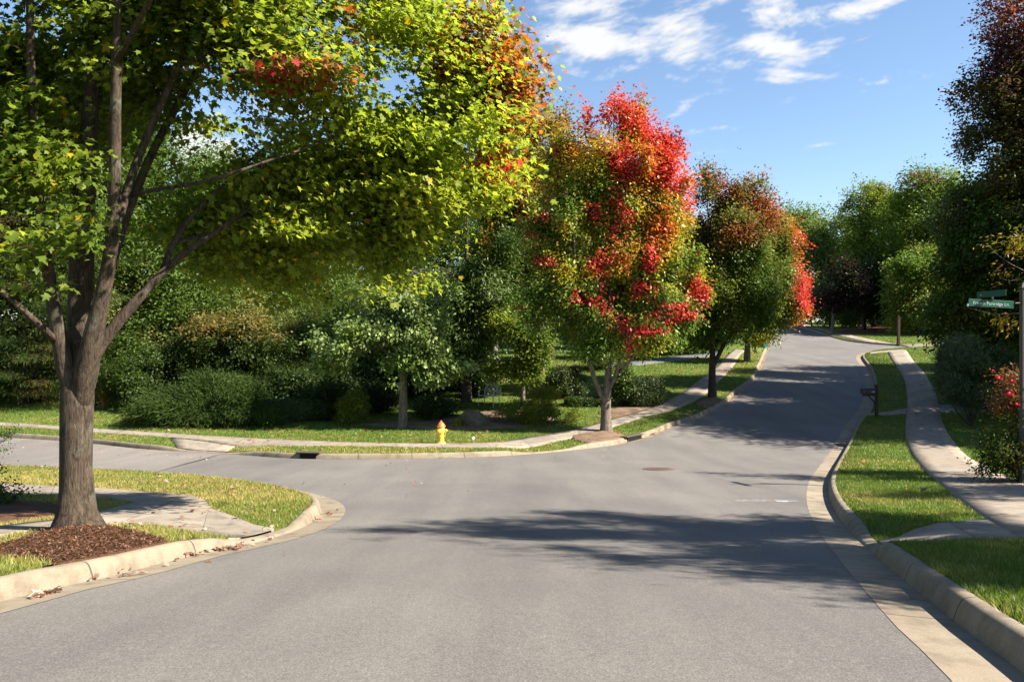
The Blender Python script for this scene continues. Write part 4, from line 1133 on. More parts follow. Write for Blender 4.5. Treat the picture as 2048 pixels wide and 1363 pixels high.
# small tree just outside the right of the frame: its twigs reach in and its shadow lies on the road
nb = np.array([9.6, 7.0, 0]); nb[2] = float(H(nb[0], nb[1])); dn = nb[1]
def near_col(P, r): return mixcols(P, [Pal.G_MID, Pal.OLIVE * 1.1, Pal.YEL * .75, Pal.BROWNOR * .9], 1.2, 103, .35, r)
n_lobes = [(nb + np.array([.9, -.2, 4.8]), (1.7, 2.4, 1.7)), (nb + np.array([.8, .1, 6.9]), (1.4, 2.2, 1.5)), (nb + np.array([.9, -.3, 8.6]), (1.1, 1.7, 1.2)), (nb + np.array([.8, 2.1, 4.6]), (1.4, 1.3, 1.4)), (nb + np.array([.9, -2.4, 4.4]), (1.4, 1.5, 1.6)), (nb + np.array([.9, 1.7, 6.8]), (1.0, 1.4, 1.2)), (nb + np.array([1.2, -2.2, 6.4]), (1.1, 1.5, 1.4)), (nb + np.array([1.0, -3.4, 3.4]), (1.4, 1.2, 1.3)), (nb + np.array([1.6, -1.0, 2.9]), (1.2, 2.2, .9)), (nb + np.array([1.2, -4.0, 4.2]), (1.3, 1.0, 1.5)), (nb + np.array([1.0, -3.4, 5.6]), (1.2, 1.0, 1.0))]
nt_paths = [(np.array([nb - [0, 0, .1], nb + [.05, 0, .9], nb + [.1, .05, 2.0], nb + [.3, .1, 4.0], nb + [.3, .1, 7.5]]), [.13, .09, .08, .06, .012], None)]
tree('crepe_myrtle_tree', 'small tree just right of the near lawn whose shadow lies across the road', 'tree', nb, nt_paths, n_lobes, 3000, 46, .10, LANCE, near_col, M_LEAF, M_BARK2,
     up=.6, spread=(.11, .09), shell=1.6, gap=.42, gfreq=.85, seed=11, K=7, tip=.003, rmin=.0025, step=.35, along=.2, droop=.5, rmax=.03)
nb2 = np.array([13.6, 16.4, 0]); nb2[2] = float(H(nb2[0], nb2[1]))
nb3 = np.array([13.4, 12.4, 0]); nb3[2] = float(H(nb3[0], nb3[1]))
tree('crepe_myrtle_tree', 'small tree beside the near right walk, its shade dappling the concrete', 'tree', nb3, [simple_trunk(nb3, nb3 + np.array([0, 0, 5.5]), .09, .1, seed=12)],
     [(nb3 + np.array([0, 0, 4.0]), (1.5, 1.3, 1.2)), (nb3 + np.array([.2, 1.2, 3.2]), (1.2, .8, 1.0)), (nb3 + np.array([0, -.8, 5.2]), (1.0, .8, .9)), (nb3 + np.array([-.6, .3, 2.6]), (1.0, .9, .7))], 620, 34, .10, LANCE, near_col, M_LEAF, M_BARK2, spread=(.13, .10), gap=.42, gfreq=.9, seed=13, rmin=.006)
ds = 17.6
twig = [(wp([(2260, 690, 17.2), (2150, 600, 17.1), (2060, 545, ds), (2010, 525, ds), (1978, 492, ds - .1)]), [.03, .02, .013, .008, .004], 0), (wp([(2250, 700, 17.2), (2140, 650, 17.1), (2050, 622, ds), (1990, 632, ds), (1935, 614, ds + .1)]), [.026, .018, .011, .007, .003], 0),
        (wp([(2240, 640, 17.2), (2120, 560, 17), (2060, 500, ds), (2020, 470, ds)]), [.024, .016, .008, .004], 0), (wp([(2060, 545, ds), (2030, 575, ds), (2000, 556, ds)]), [.008, .005, .003], 1), (wp([(2010, 525, ds), (1990, 540, ds), (1980, 552, ds)]), [.006, .004, .002], 1)]
nb2_l = [(nb2 + np.array([.3, 0, 4.4]), (1.6, 1.0, 1.1)), (nb2 + np.array([0, .3, 5.8]), (1.0, .8, .8)), (nb2 + np.array([.3, -1.5, 3.4]), (1.2, .5, .8)),
         lob(2030, 495, ds, .32, .3, .20), lob(1998, 485, ds, .22, .3, .10), lob(2005, 548, ds, .25, .3, .13), lob(2045, 465, ds, .2, .3, .16), lob(2045, 575, ds, .15, .3, .12), lob(2000, 645, ds, .40, .3, .07)]
tree('crepe_myrtle_tree', 'small tree whose sparse yellowing twigs hang around the street sign', 'tree', nb2, [(np.array([nb2 - [0, 0, .1], nb2 + [.05, 0, 1.2], nb2 + [.1, .05, 3.0], nb2 + [.2, .1, 5.5]]), [.11, .085, .06, .012], None)] + twig, nb2_l, 430, 24, .095, LANCE, near_col, M_LEAF, M_BARK2,
     up=.3, spread=(.13, .10), shell=1.6, gap=.30, gfreq=1.4, seed=12, K=6, tip=.003, rmin=.002, step=.3, along=.14, droop=.6, rmax=.025)

# ------------------------------------------------------------------ far trees at the right and the end of the road
def far_tree(label, px, row_base, d, lobes, cols, n_tw, per, size, name='broadleaf_tree', bark=M_BARKD, mat=M_LEAF, seed=0, r0=.25, up=.6, freq=.35, colf=None, spread=.45, group=None, rs=1.0):
    lobes = [(c, (q[0] * rs * 1.22, q[1] * rs, q[2] * rs)) for c, q in lobes]
    b = np.array([(px - CX) / F * d, d, 0.]); b[2] = float(H(b[0], b[1]))
    top = max(c[2] + .5 * q[2] for c, q in lobes)
    tree(name, label, 'tree', b, [simple_trunk(b, [b[0], b[1], top], r0, .2, seed=seed)], lobes, n_tw, per, size, RHOMB, colf or (lambda P, r: mixcols(P, cols, freq, seed * 3 + 200, .35, r)), mat, bark,
         group, up=up, spread=(spread, spread * .8), shell=2.6, gap=.27, gfreq=.5, plumes=14, seed=seed + 20, tip=.01, rmin=.03, step=1.0, along=.4, rmax=.1)
dA = 106.
far_tree('tall green tree with yellow tinged crown on the right beyond the side street', 1748, 0, dA, [lob(1748, 420, dA, 2.2, 2.4, 2.2), lob(1735, 400, dA, 1.5, 1.6, 1.5), lob(1760, 470, dA, 2.8, 2.8, 3.0), lob(1730, 500, dA, 1.7, 2, 2.4), lob(1755, 570, dA, 3.0, 3, 2.8), lob(1790, 420, dA, 1.4, 1.6, 2.2), lob(1720, 440, dA, .9, 1, 1.4)],
         [Pal.G_DARK, Pal.G_MID, Pal.G_FRESH * .9, Pal.G_YEL * .7], 1700, 30, .30, seed=21, rs=1.45, colf=lambda P, r: blobs(P, mixcols(P, [Pal.G_MID * 1.2, Pal.G_FRESH * 1.2, Pal.G_FRESH * 1.6], .3, 211, .3, r), [(W(1760, 395, dA), (2.6, 3, 1.6), [Pal.G_YEL * .7, Pal.G_FRESH, Pal.YEL * .5])], 3, r))
dB = 97.
far_tree('rounded green tree with an orange crest behind the yellowing tree on the right', 1852, 0, dB, [lob(1852, 390, dB, 2.0, 2.2, 1.7), lob(1820, 400, dB, 1.5, 1.7, 1.7), lob(1885, 400, dB, 1.6, 1.8, 1.9), lob(1845, 470, dB, 2.8, 2.8, 2.6), lob(1815, 500, dB, 1.7, 2, 2.4), lob(1860, 580, dB, 3, 3, 2.4)],
         None, 1800, 30, .30, seed=22, rs=1.62, colf=lambda P, r: blobs(P, mixcols(P, [Pal.G_MID * 1.2, Pal.G_MID * 1.6, Pal.G_FRESH * 1.5, Pal.OLIVE * 1.4], .3, 221, .3, r), [(W(1840, 362, dB), (2.8, 3, 1.0), [Pal.BROWNOR, Pal.OLIVE, Pal.OLIVE, Pal.G_YEL * .6])], 3, r))
dC = 86.
far_tree('low yellow green tree with layered branches in front of the dark right hand trees', 1835, 0, dC, [lob(1840, 540, dC, 1.5, 1.5, .9), lob(1810, 570, dC, 1.0, 1.1, .9), lob(1860, 600, dC, 1.5, 1.6, 1.1), lob(1815, 630, dC, 1.2, 1.3, .9), lob(1850, 510, dC, .7, .8, .6), lob(1880, 560, dC, 1.1, 1.2, .9)],
         [Pal.G_MID * 1.4, Pal.G_FRESH * 1.2, Pal.OLIVE * 1.5, Pal.G_MID * 1.6], 1100, 30, .27, seed=23, r0=.2, rs=1.72, spread=.42)
dD = 90.
far_tree('dark green tree filling the shade between the yellowing tree and the tallest maple', 1915, 0, dD, [lob(1915, 450, dD, 2.0, 2.2, 2.2), lob(1905, 540, dD, 2.3, 2.4, 2.2), lob(1930, 620, dD, 2.8, 2.6, 1.9), lob(1880, 640, dD, 1.8, 1.8, 1.2)], [Pal.G_DARK, Pal.G_DARK, Pal.G_MID * .8], 1300, 30, .3, seed=24, rs=1.75)
dE = 118.
far_tree('dark rounded tree beyond the road bend, left of the paler tree', 1605, 0, dE, [lob(1602, 440, dE, 2.4, 2.6, 2.6), lob(1585, 470, dE, 2.0, 2.2, 2.4), lob(1612, 500, dE, 2.8, 3, 3.2), lob(1600, 580, dE, 3, 3, 3.4)], [Pal.G_MID * 1.2, Pal.G_FRESH, Pal.G_FRESH * 1.4], 750, 26, .36, seed=25, spread=.6)
dF_ = 112.
far_tree('pale grey green tree with feathery top closing the view at the road bend', 1662, 0, dF_, [lob(1650, 455, dF_, 2.0, 2.2, 2.0), lob(1685, 450, dF_, 1.3, 1.5, 2.0), lob(1635, 500, dF_, 2.2, 2.4, 2.6), lob(1670, 510, dF_, 2.8, 2.8, 3.0), lob(1655, 590, dF_, 3.4, 3, 3.6), lob(1625, 610, dF_, 1.8, 2, 2.6)], [Pal.GREY * 1.2, Pal.GREY * 1.6, Pal.GREY * 1.9, Pal.G_MID * 1.7], 1000, 28, .34, seed=26, spread=.6)
dG = 92.
far_tree('dark purple leaved tree with a short pale trunk on the lawn at the bend', 1665, 0, dG, [lob(1690, 560, dG, 1.7, 1.7, 2.0), lob(1700, 590, dG, 2.0, 2, 1.8), lob(1670, 600, dG, 1.8, 2, 1.3), lob(1695, 530, dG, .9, 1, 1.4), lob(1720, 600, dG, 1.5, 1.6, 1.5)], [Pal.PURP * .45, Pal.PURP * .6, Pal.G_DARK * .8], 520, 28, .26, name='plum_tree', seed=27, bark=M_BARK2, r0=.2)
far_tree('dark broad tree beyond the plum tree on the right lawn', 1728, 0, 97., [lob(1735, 580, 97, 3.2, 3, 3.0), lob(1765, 600, 97, 3, 3, 2.2), lob(1790, 560, 97, 3, 3, 3)], [Pal.G_DARK * .7, Pal.G_DARK], 700, 28, .32, seed=28)

# ------------------------------------------------------------------ woodland: three kinds grown once, then copied
def proto(name, h, lobes, cols, seed, n_tw, per, size, r0):
    b = np.zeros(3)
    t = tree(name, 'x', 'tree', b, [simple_trunk(b, [0, 0, h * .9], r0, .25, seed=seed)], lobes, n_tw, per, size, RHOMB, lambda P, r: mixcols(P, cols, .45, seed * 5, .35, r), M_LEAF, M_BARKD,
             None, up=.7, spread=(.4, .32), shell=2.4, gap=.40, gfreq=.62, seed=seed, tip=.008, rmin=.02, step=.9, along=.35, rmax=.09)
    return t
def lob0(x, y, z, a, b, c): return (np.array([x, y, z]), (a, b, c))
pA = proto('woodland_tree', 15, [lob0(0, 0, 12, 2.4, 2.4, 2.4), lob0(1.5, .6, 9.5, 2.6, 2.6, 2.2), lob0(-1.6, -.4, 9, 2.6, 2.6, 2.4), lob0(.2, -1.3, 6.5, 3, 2.8, 2.2), lob0(-.4, 1.4, 6, 2.8, 2.8, 2.0), lob0(1.6, -.8, 4.4, 2.2, 2.2, 1.3), lob0(-1.8, .2, 4.2, 2.2, 2.2, 1.3)], [Pal.G_DARK, Pal.G_MID, Pal.G_MID * 1.3, Pal.GREY * 1.2], 41, 1200, 30, .2, .26)
pB = proto('woodland_tree', 18, [lob0(0, 0, 15.5, 1.8, 1.8, 2.4), lob0(.8, .5, 12.5, 2.3, 2.3, 2.3), lob0(-.9, -.3, 11, 2.4, 2.4, 2.4), lob0(.3, -.9, 8, 2.6, 2.6, 2.3), lob0(-.5, .8, 6, 2.4, 2.4, 1.8)], [Pal.G_DARK, Pal.G_MID, Pal.G_MID * 1.4, Pal.G_FRESH], 42, 1100, 30, .2, .28)
pC = proto('understory_tree', 6, [lob0(0, 0, 4.2, 1.8, 1.8, 1.4), lob0(1.2, .3, 2.8, 1.6, 1.6, 1.3), lob0(-1.2, -.2, 2.7, 1.7, 1.7, 1.3), lob0(.1, -1.0, 1.8, 1.7, 1.5, 1.2), lob0(.4, .9, 1.6, 1.6, 1.5, 1.1)], [Pal.G_DARK, Pal.G_MID * 1.2, Pal.GREY * 1.3, Pal.OLIVE * 1.2], 43, 800, 28, .15, .12)
def dup(root, loc, rz, sc, label, group):
    q = root.copy(); COL.objects.link(q)
    q.location = loc; q.rotation_euler = (0, 0, rz); q.scale = (sc[0], sc[0], sc[1])
    q['label'] = label; q['group'] = group
    for ch in list(root.children):
        c = ch.copy(); COL.objects.link(c); c.parent = q; c.matrix_parent_inverse = Matrix()
    return q
wood = [(pA, -29, 40, 1.15), (pB, -24, 43, 1.0), (pA, -33, 48, 1.25), (pB, -20.5, 39.5, .95), (pA, -17, 45, .92), (pB, -26, 52, 1.1), (pA, -12.5, 49, .85), (pB, -9, 52, .78), (pA, -21, 55, 1.0), (pB, -38, 44, 1.2),
        (pA, -5, 56, .9), (pB, -1.5, 58, .85), (pA, 2.5, 52, .9), (pB, 6, 60, .8), (pA, 9, 66, .85), (pA, -14.5, 60, 1.0), (pB, -30, 62, 1.1), (pA, 13, 74, .8), (pB, 17, 80, .8), (pA, 22, 88, .8), (pA, -42, 56, 1.2), (pB, 5, 72, 1.0), (pA, -22.5, 36.5, 1.1), (pB, -28, 36, 1.05), (pA, -16.5, 40.5, .85), (pB, -12.8, 44, .72)]
SW = 'tall tree of the dense green wood behind the corner garden'
first = set()
for i, (p, x, y, s) in enumerate(wood):
    z = float(H(x, y)) - .1; rz = i * 2.39; sc = (s * (1 + .1 * math.sin(i * 3.1)), s * (1 + .12 * math.cos(i * 2.3)))
    if id(p) not in first:
        first.add(id(p)); p.location = (x, y, z); p.rotation_euler = (0, 0, rz); p.scale = (sc[0], sc[0], sc[1]); p['label'] = SW; p['group'] = 'wood behind the corner garden'
    else:
        dup(p, (x, y, z), rz, sc, SW, 'wood behind the corner garden')
under = [(-25, 36, 1.1), (-20.5, 36, .95), (-15.8, 37.5, 1.0), (-12.5, 41.5, 1.1), (-9, 44.5, .8), (-29.5, 37, 1.2), (-6.5, 46, 1.0), (5.2, 47, .75), (10.5, 58, 1.0), (13.5, 60, 1.0), (16.0, 68, 1.0), (-18.5, 41, 1.1), (20, 74, 1.1), (8.2, 54, .9), (-9.6, 39.2, .85), (-13.6, 38.8, .9), (-7.4, 38.6, .72), (-4.6, 39.0, .62), (-2.2, 38.8, .55)]
SU = 'low bushy tree in the shade along the edge of the wood'
for i, (x, y, s) in enumerate(under):
    z = float(H(x, y)) - .15; rz = i * 1.7; sc = (s, s * (1 + .15 * math.sin(i * 2.1)))
    if i == 0:
        pC.location = (x, y, z); pC.rotation_euler = (0, 0, rz); pC.scale = (sc[0], sc[0], sc[1]); pC['label'] = SU; pC['group'] = 'low trees along the edge of the wood'
    else: dup(pC, (x, y, z), rz, sc, SU, 'low trees along the edge of the wood')
right = [(pA, 23.6, 27.0, 1.05), (pB, 26.2, 30.0, 1.05), (pB, 27.5, 33.5, .9), (pA, 28.5, 38, .9), (pB, 27.3, 42, .85), (pA, 32, 45, .9), (pA, 58, 135, 1.2), (pA, 38, 142, 1.1), (pB, 30, 146, 1.1), (pA, 72, 128, 1.2), (pB, 48, 146, 1.2)]
for i, (x, y, s) in enumerate([(36, 131, 1.5), (41, 127, 1.3), (46, 131, 1.6), (52, 125, 1.4), (58, 131, 1.6), (49, 138, 1.7), (40, 138, 1.7), (31, 132, 1.4), (64, 122, 1.5), (45, 106, 1.1), (51, 109, 1.2), (57, 106, 1.2), (62, 110, 1.3)]):
    dup(pC, (x, y, float(H(x, y)) - .2), i * 1.3, (s, s), 'low bushy tree closing the view beyond the road bend', 'low trees beyond the road bend')
SR = 'tall tree of the green belt behind the lawns on the right'
for i, (p, x, y, s) in enumerate(right):
    dup(p, (x, y, float(H(x, y)) - .1), i * 1.9 + .4, (s, s * (1 + .1 * math.cos(i))), SR, 'green belt on the right')

# ------------------------------------------------------------------ shrubs
def shrub(name, label, base, lobes, n_tw, per, size, tpl, cols, mat=None, nst=6, cat='shrub', group=None, seed=0, r0=.03, bark=None, colf=None, **kw):
    q = np.random.default_rng(seed + 900)
    base = np.asarray(base, float)
    paths = []
    for i in range(nst):
        c, rad = lobes[i % len(lobes)]
        t = np.asarray(c) + q.normal(size=3) * np.asarray(rad) * .4
        m = base * .55 + t * .45 + q.normal(0, .05, 3)
        m[2] = base[2] + (t[2] - base[2]) * .4
        paths.append((np.array([base + [q.normal(0, .04), q.normal(0, .04), -.06], m, t]), [r0, r0 * .7, r0 * .25], None if i == 0 else 0))
    kw = {**dict(up=.3, spread=(.12, .10), shell=2.2, gap=.34, gfreq=1.4, tip=.003, rmin=.004, step=.3, along=.12, K=5, rmax=.02), **kw}
    return tree(name, label, cat, base, paths, lobes, n_tw, per, size, tpl, colf or (lambda P, r: mixcols(P, cols, 1.2, seed, .35, r)), mat or M_LEAF, bark or M_BARKD, group, seed=seed,
                crown_name='foliage', trunk_name='stems', **kw)

def gpt(px, row, d=None):
    if d is None: return ground_pt(px, row)
    x = (px - CX) / F * d
    return np.array([x, d, float(H(x, d))])

# rose bush at the right edge
rb = ground_pt(2042, 962); dr = rb[1]
rose_l = [lob(2060, 830, dr + .1, .55, .6, .62), lob(2010, 800, dr + .1, .30, .35, .38), lob(2030, 900, dr - .1, .55, .6, .35), lob(1985, 905, dr, .28, .35, .25), lob(1975, 935, dr - .1, .25, .3, .10), lob(2090, 900, dr, .7, .7, .7), lob(2035, 760, dr + .1, .22, .25, .22)]
def rose_col(P, r):
    C = mixcols(P, [Pal.G_DARK, Pal.G_MID * .8, Pal.OLIVE * .8, Pal.BROWNOR * .5], 2.0, 301, .4, r)
    k = np.clip((P[:, 2] - (rb[2] + 1.2)) * 1.4 + (vnoise(P, 3, 3) - .5), 0, 1)[:, None] * .7
    return C * (1 - k) + Pal.BROWNOR * .8 * k
rose = shrub('rose_bush', 'rose bush with reddish tips and a few crimson flowers spilling over the right sidewalk', rb, rose_l, 860, 24, .055, RHOMB, None, colf=rose_col, nst=14, seed=31, r0=.014, cat='rose bush', spread=(.10, .09), gap=.30, gfreq=2.2)
M_FLOWER = plain('flower_red', (.55, .012, .05), .5, .3, .3, 30)
for px, row, s in [(1998, 757, .065), (2024, 762, .05), (2019, 788, .07), (2034, 809, .045), (1986, 741, .03)]:
    c = W(px, row, dr - .45)
    P = []; Nn = []; D = []
    for k in range(16):
        a = k * 2.4; t = .25 + .75 * k / 16
        P.append(c); Nn.append([math.cos(a) * t, math.sin(a) * t, 1.1 - t]); D.append([math.cos(a + 1.2), math.sin(a + 1.2), .4 + .5 * (1 - t)])
    fl = leaf_cloud('flower', np.array(P), np.array(Nn, float), np.array(D, float), np.full(16, s * 1.25), (RHOMB[0] * np.array([1.6, 1, 1]), RHOMB[1]), np.tile(np.array([.5, .02, .05]), (16, 1)), M_FLOWER, rose, rb)

# spruce like shrub, dark hedge below it
sp = gpt(1940, 0, 30.5)
shrub('conifer_shrub', 'spiky grey green conifer shrub leaning over the right hand lawn', sp, [lob(1950, 740, 30.5, 1.0, .9, .55), lob(1905, 730, 30.5, .45, .5, .42), lob(1925, 700, 30.5, .45, .5, .35), lob(1985, 725, 30.5, .7, .7, .6), lob(1965, 770, 30.2, .9, .7, .30), lob(1900, 762, 30.4, .5, .5, .3), lob(1945, 785, 30.2, 1.1, .8, .32), lob(1935, 720, 30.2, .8, .7, .45)],
      1400, 62, .20, NEEDLE, [Pal.PINE, Pal.BLUE, Pal.BLUE * 1.5], mat=M_NEEDLE, seed=32, nst=7, spread=(.16, .14), upw=.2, rndw=1.2, droop=-.5, gap=.2)
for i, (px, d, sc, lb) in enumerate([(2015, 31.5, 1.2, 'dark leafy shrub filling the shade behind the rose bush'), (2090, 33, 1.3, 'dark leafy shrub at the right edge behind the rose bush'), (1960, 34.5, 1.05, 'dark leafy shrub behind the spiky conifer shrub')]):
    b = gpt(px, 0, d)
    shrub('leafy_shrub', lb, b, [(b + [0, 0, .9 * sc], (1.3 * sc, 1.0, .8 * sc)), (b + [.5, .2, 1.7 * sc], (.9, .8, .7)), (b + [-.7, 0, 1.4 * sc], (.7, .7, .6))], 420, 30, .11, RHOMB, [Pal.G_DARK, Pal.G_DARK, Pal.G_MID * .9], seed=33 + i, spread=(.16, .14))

# corner garden
jb = ground_pt(405, 846); jd = jb[1] - 33.3
shrub('juniper_shrub', 'wide spreading dark juniper at the edge of the far lawn', jb, [lob(330, 815, 33.3 + jd, 1.2, 1.0, .55), lob(400, 795, 33.6 + jd, 1.3, 1.1, .75), lob(480, 805, 33.4 + jd, 1.2, 1.0, .65), lob(290, 828, 33.0 + jd, .7, .7, .3), lob(530, 830, 33.0 + jd, .7, .7, .3), lob(420, 835, 32.8 + jd, 1.6, .7, .25), lob(440, 775, 33.8 + jd, .7, .7, .4)],
      1100, 56, .20, NEEDLE, [Pal.PINE * .8, Pal.PINE, Pal.G_DARK, Pal.PINE * 1.2], mat=M_NEEDLE, seed=41, nst=10, spread=(.22, .16), upw=.3, rndw=1.1, droop=.1, gap=.18)
gb = gpt(450, 0, 35.5)
shrub('golden_bush', 'tall dark bush with golden brown top behind the spreading juniper', gb, [lob(450, 700, 35.5, 1.9, 1.6, 1.3), lob(390, 720, 35.5, 1.2, 1.2, 1.2), lob(520, 700, 35.5, 1.2, 1.3, 1.3), lob(450, 650, 35.3, 1.2, 1.1, .6), lob(500, 640, 35.3, .8, .8, .5), lob(450, 770, 35.4, 2.1, 1.5, 1.0)],
      1100, 34, .12, RHOMB, None, seed=42, nst=8, r0=.06, spread=(.18, .16), rmax=.04,
      colf=lambda P, r: np.where((((P[:, 2] - W(450, 668, 35.5)[2]) * 1.6 + (vnoise(P, 1.4, 2) - .5) * 1.8 + r.normal(0, .3, len(P))) > 0)[:, None], mixcols(P, [Pal.GOLD, Pal.OLIVE, Pal.GOLD * .8], 1.2, 5, .3, r), mixcols(P, [Pal.G_DARK * .8, Pal.G_DARK], 1, 6, .3, r)))
gc = ground_pt(708, 845)
shrub('conifer_shrub', 'bright green feathery conifer shrub on the lawn left of the bare trunk', gc, [lob(712, 815, gc[1], .42, .4, .45), lob(722, 795, gc[1], .30, .3, .32), lob(700, 830, gc[1], .42, .4, .22)], 340, 44, .11, LANCE, [Pal.G_FRESH * .8, Pal.G_FRESH, Pal.G_YEL * .6], seed=43, spread=(.10, .10), droop=.7)
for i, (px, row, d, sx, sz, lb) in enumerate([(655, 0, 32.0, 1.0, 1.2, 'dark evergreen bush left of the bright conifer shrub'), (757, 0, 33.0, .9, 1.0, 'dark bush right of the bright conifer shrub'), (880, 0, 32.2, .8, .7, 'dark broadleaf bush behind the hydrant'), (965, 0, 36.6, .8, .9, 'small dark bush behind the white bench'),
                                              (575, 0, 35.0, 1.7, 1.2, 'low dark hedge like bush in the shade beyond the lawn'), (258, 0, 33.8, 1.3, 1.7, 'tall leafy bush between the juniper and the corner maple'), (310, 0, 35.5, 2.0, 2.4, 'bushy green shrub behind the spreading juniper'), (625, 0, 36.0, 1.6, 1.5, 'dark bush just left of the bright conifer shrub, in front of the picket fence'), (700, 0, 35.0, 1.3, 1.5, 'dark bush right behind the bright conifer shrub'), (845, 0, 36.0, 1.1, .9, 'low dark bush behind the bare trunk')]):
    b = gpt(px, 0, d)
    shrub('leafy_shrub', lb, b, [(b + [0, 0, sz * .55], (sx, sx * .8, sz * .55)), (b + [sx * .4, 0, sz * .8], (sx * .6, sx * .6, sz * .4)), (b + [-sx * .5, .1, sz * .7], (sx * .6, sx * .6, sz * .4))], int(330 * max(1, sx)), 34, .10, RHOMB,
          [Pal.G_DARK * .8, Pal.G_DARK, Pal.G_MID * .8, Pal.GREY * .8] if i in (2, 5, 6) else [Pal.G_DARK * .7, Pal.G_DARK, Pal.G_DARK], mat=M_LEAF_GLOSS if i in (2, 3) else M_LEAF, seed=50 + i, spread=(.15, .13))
fb = ground_pt(1085, 845)
df = fb[1]
shrub('arching_shrub', 'arching yellow green shrub in the mulch bed left of the red maple', fb, [lob(1085, 818, df, .95, .8, .34), lob(1045, 805, df, .6, .6, .26), lob(1120, 822, df, .7, .6, .24), lob(1080, 790, df, .7, .6, .22), lob(1135, 838, df - .2, .4, .4, .13), lob(1060, 835, df - .3, .6, .4, .15), lob(1020, 820, df, .5, .5, .25)], 560, 34, .085, LANCE,
      [Pal.G_FRESH * .9, Pal.G_YEL * .75, Pal.G_FRESH, Pal.OLIVE], seed=61, nst=12, spread=(.13, .07), droop=1.0, bark=M_BARK2)
hb = ground_pt(1130, 803); hb[1] = 36.6; hb[0] = (1130 - CX) / F * 36.6; hb[2] = float(H(hb[0], hb[1]))
shrub('holly_bush', 'rounded glossy holly bush behind the arching shrub', hb, [lob(1132, 757, 36.6, .82, .8, .78), lob(1132, 775, 36.4, .9, .8, .5)], 800, 34, .075, RHOMB, [Pal.G_DARK * .8, Pal.G_DARK, Pal.GREY * .9], mat=M_LEAF_GLOSS, seed=62, gap=.1, sub=20, subr=(.22, .3), spread=(.08, .08))
wb = gpt(1240, 0, 34.6)
shrub('leafy_shrub', 'loose light green shrub between the red maple trunk and the clipped hedge', wb, [lob(1240, 765, 34.6, .42, .4, .6), lob(1245, 735, 34.6, .3, .3, .3), lob(1228, 790, 34.6, .35, .35, .3), lob(1262, 775, 34.4, .3, .3, .3)], 300, 26, .10, RHOMB, [Pal.G_MID, Pal.GREY, Pal.GREY * 1.2], mat=M_LEAF_GLOSS, seed=63, spread=(.12, .11), nst=9)

def hedge(name, label, c, size, rot, n, seed):
    q = np.random.default_rng(seed)
    root = thing(name, label, 'hedge', c, rotz=rot)
    hx, hy, hz = np.array(size) / 2
    v = unit(q.normal(size=(n, 3)))
    p = 5.0
    k = (np.abs(v[:, 0]) ** p + np.abs(v[:, 1]) ** p + np.abs(v[:, 2]) ** p) ** (-1 / p)
    u = v * k[:, None]
    shrink = 1 - .12 * q.uniform(0, 1, n) ** 1.5 + .03 * (vnoise(u * 6, 1, seed) - .5)
    P = u * shrink[:, None] * np.array([hx, hy, hz]) + np.array([0, 0, hz])
    P[:, 2] = np.maximum(P[:, 2], .02)
    Nn = np.sign(u) * np.abs(u) ** 4 + q.normal(size=P.shape) * .55
    D = q.normal(size=P.shape) + np.array([0, 0, .4])
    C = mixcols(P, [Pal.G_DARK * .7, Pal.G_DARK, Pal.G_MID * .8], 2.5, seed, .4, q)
    leaf_cloud('foliage', P, Nn, D, q.uniform(.05, .09, n), RHOMB, C, M_LEAF_GLOSS, root, (0, 0, 0))
    core = MB()
    prof = [(.001, .05), (.86, .06), (.92, .4), (.9, 1.4), (.8, 1.72), (.55, 1.84), (.001, 1.86)]
    core.lathe([(a, b) for a, b in prof], 20)
    co = core.build('stems', M_BARKD, root)  # added solid dark core behind the leaves, in place of stems
    co.scale = (hx * .98, hy * .98, hz)
    return root
h1 = ground_pt(1290, 812); h1[1] += .5
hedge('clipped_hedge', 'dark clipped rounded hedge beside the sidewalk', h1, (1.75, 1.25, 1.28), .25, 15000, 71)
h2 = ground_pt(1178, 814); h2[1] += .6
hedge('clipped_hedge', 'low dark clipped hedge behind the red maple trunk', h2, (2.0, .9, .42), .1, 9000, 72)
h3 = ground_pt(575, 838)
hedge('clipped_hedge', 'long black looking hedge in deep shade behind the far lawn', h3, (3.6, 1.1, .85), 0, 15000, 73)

# conifer with level branches behind the corner maple
pn = gpt(45, 0, 35.0)
pl = []
for i, row in enumerate(range(440, 812, 34)):
    w_ = 3.6 - .12 * (11 - i)
    pl += [lob(60 + (i % 3 - 1) * 40, row, 34.4, w_, 2.0, .13), lob(170 - (i % 2) * 60, row + 16, 33.6, 1.9, 1.2, .10), lob(-60, row + 8, 34, 1.8, 1.4, .12)]
tree('conifer_tree', 'dark conifer with long level branches and brownish inner needles behind the corner maple', 'tree', pn, [simple_trunk(pn, pn + np.array([0, .4, 9.5]), .22, .05, seed=33)], pl, 1500, 52, .17, NEEDLE,
     lambda P, r: mixcols(P, [Pal.PINE * .8, Pal.PINE, Pal.PINE * 1.1, Pal.OLIVE * .45, Pal.BROWN * .45], .9, 311, .4, r), M_NEEDLE, M_BARKD, up=-.2, spread=(.30, .06), shell=1.6, gap=.2, seed=34, zel=.6, sub=8, tip=.004, rmin=.008, upw=.4, rndw=1.0, droop=.4, step=.6, along=.25, rmax=.05)

